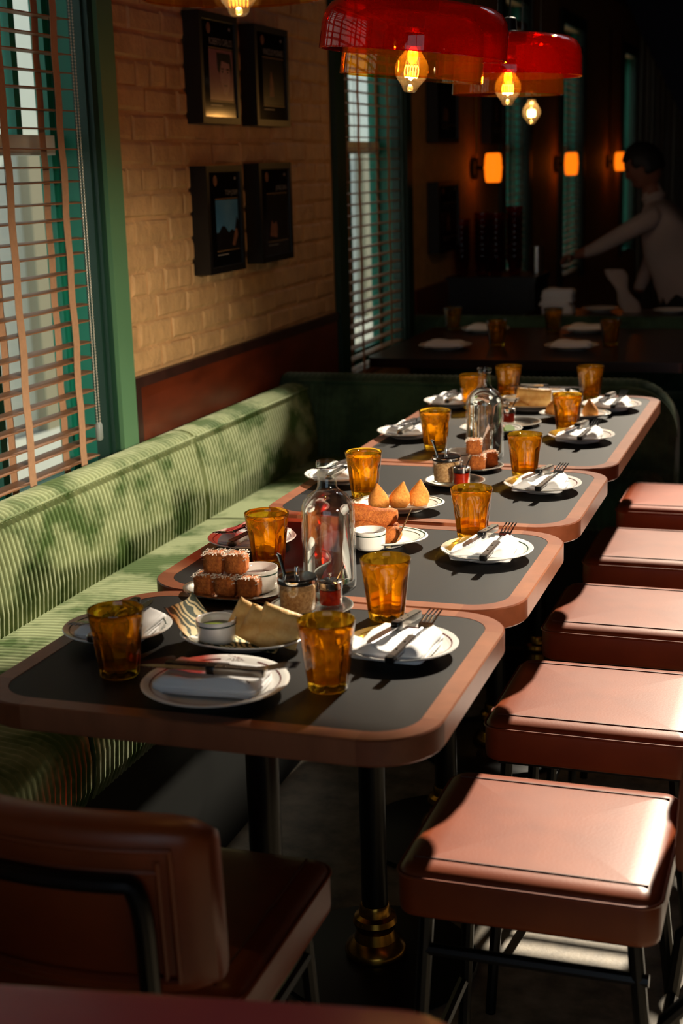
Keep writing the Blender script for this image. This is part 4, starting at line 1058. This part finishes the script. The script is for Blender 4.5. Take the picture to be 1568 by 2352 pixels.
# local frame: origin between the feet; leans to -x
body = [(0, 0, .95, .13, .15), (-.02, 0, 1.10, .135, .165), (-.07, 0, 1.25, .145, .18), (-.13, 0, 1.40, .125, .19), (-.17, 0, 1.50, .07, .08), (-.185, 0, 1.56, .052, .055), (-.205, 0, 1.61, .05, .052),
        (-.14, -.19, 1.43, .062), (-.30, -.24, 1.345, .05), (-.45, -.20, 1.265, .042), (-.53, -.18, 1.235, .030), (-.58, -.17, 1.225, .036, .022),
        (-.13, .19, 1.42, .062), (-.20, .27, 1.20, .048), (-.26, .22, 1.03, .04), (-.28, .2, .985, .03),
        (.02, -.09, .82, .085), (.04, -.10, .48, .062), (.05, -.10, .10, .045), (-.06, -.11, .045, .04, .035), (-.13, -.12, .035, .035, .025),
        (.02, .09, .82, .085), (.05, .10, .48, .062), (.07, .10, .10, .045), (-.04, .11, .045, .04, .035), (-.11, .12, .035, .035, .025)]
be = [(0, 1), (1, 2), (2, 3), (3, 4), (4, 5), (5, 6), (3, 7), (7, 8), (8, 9), (9, 10), (10, 11), (3, 12), (12, 13), (13, 14), (14, 15), (0, 16), (16, 17), (17, 18), (18, 19), (19, 20), (0, 21), (21, 22), (22, 23), (23, 24), (24, 25)]
bd = skin_mesh('body', body, be, 0, 'shirt_cloth', 2, pe)
bd.data.materials.append(M['trousers_cloth']); bd.data.materials.append(M['skin'])
for p in bd.data.polygons:
    c = p.center
    if c.z < .99 and abs(c.y) < .19: p.material_index = 1
    if (c.z > 1.545 and c.x < -.15) or c.x < -.515 or (c.y > .15 and c.z < 1.01 and c.x < -.22): p.material_index = 2
# head turned down to the left, with a face
hm = bmesh.new(); bmesh.ops.create_icosphere(hm, subdivisions=4, radius=1)
for v in hm.verts:
    x, y, z = v.co
    k = 1-.18*max(0, -z)
    nx = x*.098*(1+.06*z); ny = y*.076*k; nz = z*.118
    if x < -.55 and abs(y) < .22 and -.25 < z < .12: nx -= .020*(1-abs(y)/.22)*(1-abs(z+.12)/.25 if abs(z+.12) < .25 else 0)   # nose
    if x < -.5 and .02 < z < .28 and .18 < abs(y) < .62: nx += .010                                                      # eye sockets
    if z < -.55 and x < 0: nx -= .012
    v.co = (nx, ny, nz)
me = bpy.data.meshes.new('head'); hm.to_mesh(me); hm.free(); me.shade_smooth(); me.materials.append(M['skin'])
hd = obj('head', me, None, pe, (-.235, 0, 1.685), (0, -.45, 0), smooth=0)
for s in (-1, 1):
    obj('ear', MB().lathe([(.004, -.012), (.016, -.006), (.018, .004), (.008, .012)], 12, sx=1, sy=.45).shift((.012, s*.076, -.01)), 'skin', hd)
    obj('eye', MB().lathe([(.001, -.008), (.008, -.004), (.009, 0), (.008, .004), (.001, .008)], 10).shift((-.083, s*.03, .018)), 'hair_black', hd)
obj('mouth', MB().tube([(-.086, -.024, -.062), (-.094, 0, -.06), (-.086, .024, -.062)], .0045, 6), 'leather_seam', hd)
hr = bmesh.new(); bmesh.ops.create_icosphere(hr, subdivisions=4, radius=1)
bmesh.ops.delete(hr, geom=[v for v in hr.verts if (v.co.x < -.45 and v.co.z < .42) or v.co.z < -.45 or (v.co.x < -.05 and v.co.z < -.02)], context='VERTS')
rn = random.Random(2)
for v in hr.verts:
    j = 1+rn.uniform(-.02, .03); v.co = (v.co.x*.112*j+.004, v.co.y*.090*j, v.co.z*.132*j+.004)
bmesh.ops.solidify(hr, geom=hr.faces[:], thickness=.012)
me = bpy.data.meshes.new('hair'); hr.to_mesh(me); hr.free(); me.shade_smooth(); me.materials.append(M['hair_black'])
obj('hair', me, None, hd, smooth=0)
# the reaching hand: four fingers and a thumb curling down
for k, (dy, l) in enumerate(((-.024, .040), (-.009, .047), (.006, .044), (.020, .034))):
    b0 = Vector((-.600, -.17+dy, 1.22))
    obj('finger', MB().tube([b0+Vector((.012, 0, .002)), b0+Vector((-l*.5, 0, -.004)), b0+Vector((-l*.85, 0, -.022)), b0+Vector((-l*.95, 0, -.042))], [.0095, .009, .0085, .007], 8), 'skin', bd)
obj('thumb', MB().tube([(-.575, -.140, 1.215), (-.598, -.125, 1.20), (-.616, -.128, 1.18)], [.011, .010, .008], 8), 'skin', bd)
obj('collar', MB().tube([(-.175+.055*math.cos(a), .062*math.sin(a), 1.525+.012*math.cos(a)) for a in (2*PI*q/16 for q in range(16))], .013, 8, closed=True), 'shirt_cloth', bd)
